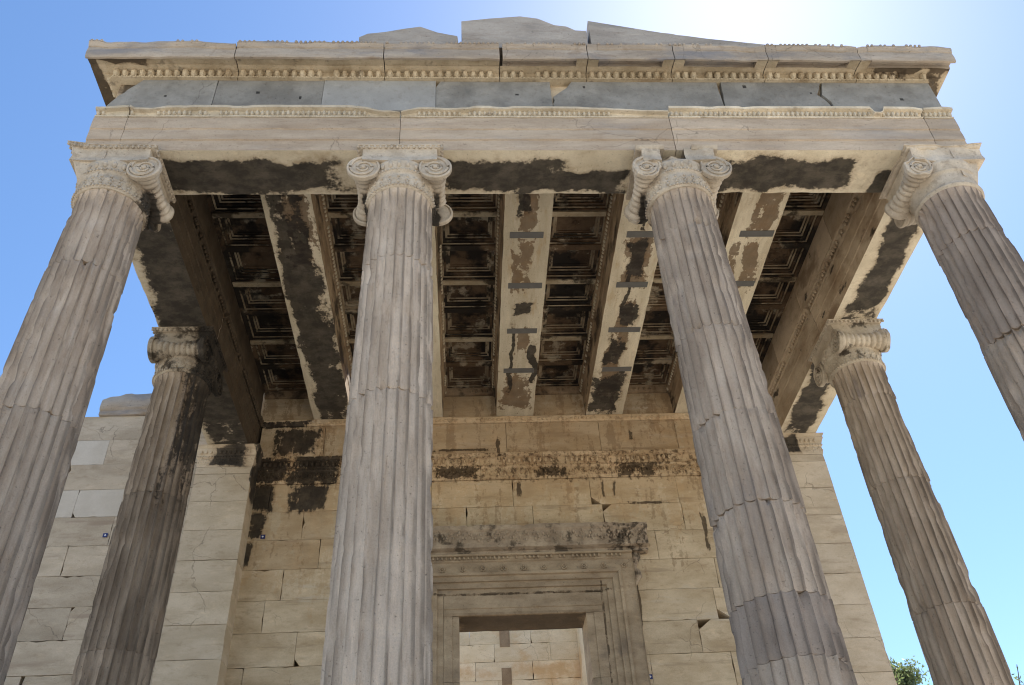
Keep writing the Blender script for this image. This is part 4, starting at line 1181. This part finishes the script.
for x in np.arange(FX0 + .20, FX1 - .05, .305):                                  # rosettes
    for k in range(8):
        a = 2 * math.pi * k / 8
        b.ell((x + .035 * math.cos(a), YW - .127, 5.575 - .03 + .035 * math.sin(a) - .015), (.019, .018, .019), 6, 4)
    b.ell((x, YW - .13, 5.53), (.018, .02, .018), 6, 4)
weld(b.build('lintel', M['door'], t))
for s in (-1, 1):
    pass
mpd = lambda A: np.stack([A[..., 0], YW - A[..., 1], A[..., 2]], -1)
b = MB()
sweep(b, [(-.28, 5.645), (.14, 5.645), (.145, 5.66), (.13, 5.668), (.135, 5.715), (.185, 5.722), (.185, 5.75), (-.28, 5.75)], FX0, FX1, mpd, step=.05, d=.03, seed=171, wear=.012)
beads(b, FX0, FX1, .066, .152, 5.692, (.022, .032, .028), mpd, 5, .08)
beads(b, FX0, FX1, .031, .108, 5.648, (.013, .013, .013), mpd, 6, .1)
weld(b.build('egg_moulding', M['door'], t))
b = MB()
tp = profile_fn([(-2, .1), (-1.6, .0), (-.9, .05), (-.85, .16), (-.5, .02), (.0, .1), (.3, .0), (1.2, .05), (1.95, .0)])
sweep(b, [(-.28, 5.755), (.15, 5.755), (.155, 5.80), (.26, 5.815), (.262, 5.87), (.235, 5.885), (.245, 5.96), (.285, 6.06), (.33, 6.09), (.332, 6.155), (-.28, 6.17)], -2.05, 1.97, mpd, step=.05, d=.04, seed=172, wear=.05, top=lambda s: tp(s) * .25, amp=.008, ragged=(.08, .12))
rr = random.Random(4)
s = -1.98
while s < 1.86:                                                                     # palmettes of the hood
    for dx, dz, r_ in ((0, .03, .026), (0, .14, .032), (.032, .11, .024), (-.032, .11, .024), (.05, .065, .022), (-.05, .065, .022)):
        if rr.random() < .2: continue
        A = np.zeros((4, 6, 3)); th = np.linspace(0, 2 * math.pi, 6, endpoint=False); ph = np.linspace(-math.pi / 2, math.pi / 2, 4)
        A[..., 0] = s + dx + r_ * .8 * np.cos(ph)[:, None] * np.cos(th)[None]; A[..., 1] = .248 + dz * .30 + r_ * .9 * np.cos(ph)[:, None] * np.sin(th)[None]; A[..., 2] = 5.90 + dz + r_ * 1.2 * np.sin(ph)[:, None]
        b.grid(mpd(A), wv=True)
    s += .145
weld(b.build('door_hood', M['hood'], t))
# broken consoles under the ends of the hood
for s, x in ((-1, FX0), (1, FX1)):
    b = MB()
    P = []
    for z, w_, d_ in ((5.75, .15, .13), (5.68, .14, .14), (5.6, .09, .10), (5.53, .06, .06), (5.46, .12, .10), (5.38, .13, .09), (5.31, .07, .05), (5.25, .03, .04)):
        row = []
        for a in np.linspace(0, 2 * math.pi, 12, endpoint=False):
            row.append((x + s * (.005 + w_ * .5 * (1 + math.cos(a))), YW - d_ * .8 * (math.sin(a) * .5 + .35), z + .02 * (R.random() - .5)))
        P.append(row)
    b.grid(np.array(P), wv=True); b.add(P[0], [tuple(range(12))]); b.add(P[-1], [tuple(range(12))])
    b.build('console', M['hood'], t, 50)
# inner repair frame
for s in (-1, 1):
    b = MB()
    x0, x1 = ((.885, OX1 - .004) if s > 0 else (OX0 + .004, -.985))
    for i, (za, zb) in enumerate(((0, 2.0), (2.005, 3.9), (3.905, 4.852))):
        w = R.uniform(-.004, .004)
        pts = [(0, 0), (x1 - x0, 0)]
        def sec(z):
            L = x1 - x0; e = L * .42
            if s > 0: return [(x0 + w, YW + .62, z), (x0 + w, YW - .005, z), (x0 + e, YW - .006, z), (x0 + e + .006, YW - .022, z), (x1, YW - .024, z), (x1, YW + .62, z)]
            return [(x1 + w, YW + .62, z), (x1 + w, YW - .005, z), (x1 - e, YW - .006, z), (x1 - e - .006, YW - .022, z), (x0, YW - .024, z), (x0, YW + .62, z)]
        P = np.array([sec(z) for z in np.linspace(za, zb, 12)])
        b.grid(P, wv=True, tone=[-.08, -.15, .06][i]); b.add(P[0], [tuple(range(6))]); b.add(P[-1], [tuple(range(6))])
    b.build('inner_jamb', M['door'], t)
b = MB()
sweep(b, [(-.62, 4.862), (.005, 4.862), (.006, 4.955), (.024, 4.962), (.024, 5.035), (.012, 5.04), (.012, 5.172), (-.62, 5.172)], OX0 + .004, OX1 - .004, mpd, step=.06, d=.05, seed=181, wear=.014)
weld(b.build('inner_lintel', M['door'], t))
b = MB(); b.box(-1.7, 1.62, YW + .32, YW + .64, 5.176, 5.89); b.build('relieving_block', M['door'], t)

# ------------------------------------------------------------------ interior seen through the doorway
t = thing('inner_wall', (0, 16.0, 0), 'pale orange ashlar wall seen through the doorway opening', 'wall')
b = MB()
zi = [0] + [1.3 + .463 * k for k in range(17)]
wall_rows(b, pair(zi), -8, 6, 16.0, .4, lambda x, z, r: (r.uniform(-.12, .12), 0), seed=44, L=1.5, chip=.05)
b.box(-8, 6, 16.42, 16.7, 0, 8.6)
b.build('masonry', M['inside'], t)
b = MB(); b.box(.0, .26, 15.985, 16.2, 8.16, 8.58); b.build('brown_recess', M['brown'], t)  # brown boxes whose colour stands in for shaded recesses, none is cut
b = MB(); b.box(.02, .27, 15.985, 16.2, 7.2, 7.62)
b.build('brown_recess', M['brown'], t)
t = thing('inner_pier', (2.4, 14, 0), 'bright marble jamb with a slanting strut at the right inside the doorway', 'pier')
b = MB(); b.box(2.02, 2.9, 13.4, 15.95, 0, 8.9); b.build('pier_body', M['inside'], t)
b = MB(); b.tube([(1.98, 13.3, 6.1), (2.02, 13.38, 7.7)], .05, 6); b.build('strut', M['wood'], t)
o = MB(); o.box(-8, 6, 6.65, 15.9, -.3, .02); o = o.build('inner_floor', M['floor']); o['kind'] = 'structure'
t = thing('west_wall', (5, 12, 0), 'ashlar side wall of the temple running back behind the right pier', 'wall')
b = MB(); rr = random.Random(3)
for z0, z1 in pair(CZ):
    y = 6.65
    while y < 15.9:
        y2 = min(y + rr.uniform(1.1, 1.5), 16)
        b.box(4.35, 4.95, y + .003, y2 - .003, z0 + .003, z1 - .003, rr.uniform(-.1, .1)); y = y2
b.build('masonry', M['wall_out'], t)

# ------------------------------------------------------------------ small blue survey markers
for (x, y, z), lb in (((-6.38, YW + .012, 6.318), 'small blue survey marker on the outer wall left of the porch'), ((-3.985, YW - .006, 6.216), 'small blue survey marker on a sooty block beside the left pier'), ((1.69, YW - .006, 3.888), 'small blue survey marker beside the right door jamb')):
    t = thing('survey_marker', (x, y, z), lb, 'marker', 'blue survey markers')
    b = MB(); b.box(x - .034, x + .034, y - .006, y, z - .034, z + .034); b.build('plate', M['marker_blue'], t)
    b = MB(); b.prism([(x - .016, z - .005), (x - .005, z - .005), (x - .005, z - .016), (x + .005, z - .016), (x + .005, z - .005), (x + .016, z - .005), (x + .016, z + .005), (x + .005, z + .005), (x + .005, z + .016), (x - .005, z + .016), (x - .005, z + .005), (x - .016, z + .005)], y - .009, y - .0055, lambda s, d, z_: (s, d, z_))
    b.build('cross', M['marker_white'], t)

# ------------------------------------------------------------------ olive tree beyond the right pier
t = thing('olive_tree', (8.3, 11.5, -1.95), 'grey green olive tree rising behind the right pier', 'tree')
rt_ = random.Random(12); rl_ = random.Random(5)
tb, lf = MB(), MB()
def branch(p, d, L, r, lev):
    n = 7; pts = [np.array(p, float)]; dd = np.array(d, float)
    for i in range(n):
        dd = dd + np.array([rt_.uniform(-.16, .16), rt_.uniform(-.16, .16), rt_.uniform(-.06, .14)]); dd /= np.linalg.norm(dd)
        pts.append(pts[-1] + dd * L / n)
    tb.tube(pts, np.linspace(r, r * .45, len(pts)), 6 if lev < 2 else 4)
    if lev >= 2:
        for i in range(60):
            u = rl_.random(); q = pts[min(n, int(u * n))] + np.array([rl_.gauss(0, .07), rl_.gauss(0, .07), rl_.gauss(0, .07)])
            a = np.array([rl_.gauss(0, 1), rl_.gauss(0, 1), rl_.gauss(0.3, 1)]); a /= np.linalg.norm(a)
            w = np.cross(a, [rl_.gauss(0, 1), rl_.gauss(0, 1), rl_.gauss(0, 1)]); w /= np.linalg.norm(w) + 1e-6
            l_ = rl_.uniform(.06, .11); ww = .017
            lf.add([q, q + a * l_ * .5 + w * ww, q + a * l_, q + a * l_ * .5 - w * ww], [(0, 1, 2, 3)], rl_.uniform(-.3, .3))
    if lev < 3:
        for k in range([5, 5, 4][lev]):
            u = rt_.uniform(.4, 1.0); q = pts[min(n, int(u * n))]
            nd = dd * .7 + np.array([rt_.gauss(0, .55), rt_.gauss(0, .55), rt_.uniform(-.1, .5)]); nd /= np.linalg.norm(nd)
            branch(q, nd, L * rt_.uniform(.45, .62), r * .42, lev + 1)
branch((7.6, 11.5, -1.97), (-.02, 0, 1), 5.9, .24, 0)
_L = np.concatenate(lf.V); _top = _L[_L[:, 2] > np.quantile(_L[:, 2], .985)]
_sh = np.array([7.95 - _top[:, 0].mean(), 0, 5.2 - _L[:, 2].max()])
tb.xform(lambda v: v + _sh); lf.xform(lambda v: v + _sh)
tb.tube([(7.6 + _sh[0], 11.5, -2.2), (7.6 + _sh[0], 11.5, -1.95 + _sh[2] + .1)], .24, 8)
tb.tube([(7.6 + _sh[0], 11.5, 1.5), (7.75, 11.45, 3.0), (7.95, 11.5, 4.5)], [.09, .07, .045], 6)
for _q, _d in (((7.95, 11.5, 4.45), (-.25, 0, 1)), ((7.95, 11.5, 4.5), (.15, .1, 1)), ((7.9, 11.5, 4.3), (.0, -.2, 1))):
    branch(_q, np.array(_d) / np.linalg.norm(_d), .95, .03, 1)
_V = np.concatenate(lf.V)
tb.build('trunk', M['bark'], t, 50)
lf.build('crown', M['leaf'], t, fixn=False)

for o in bpy.data.objects:
    if '_root' in o: del o['_root']
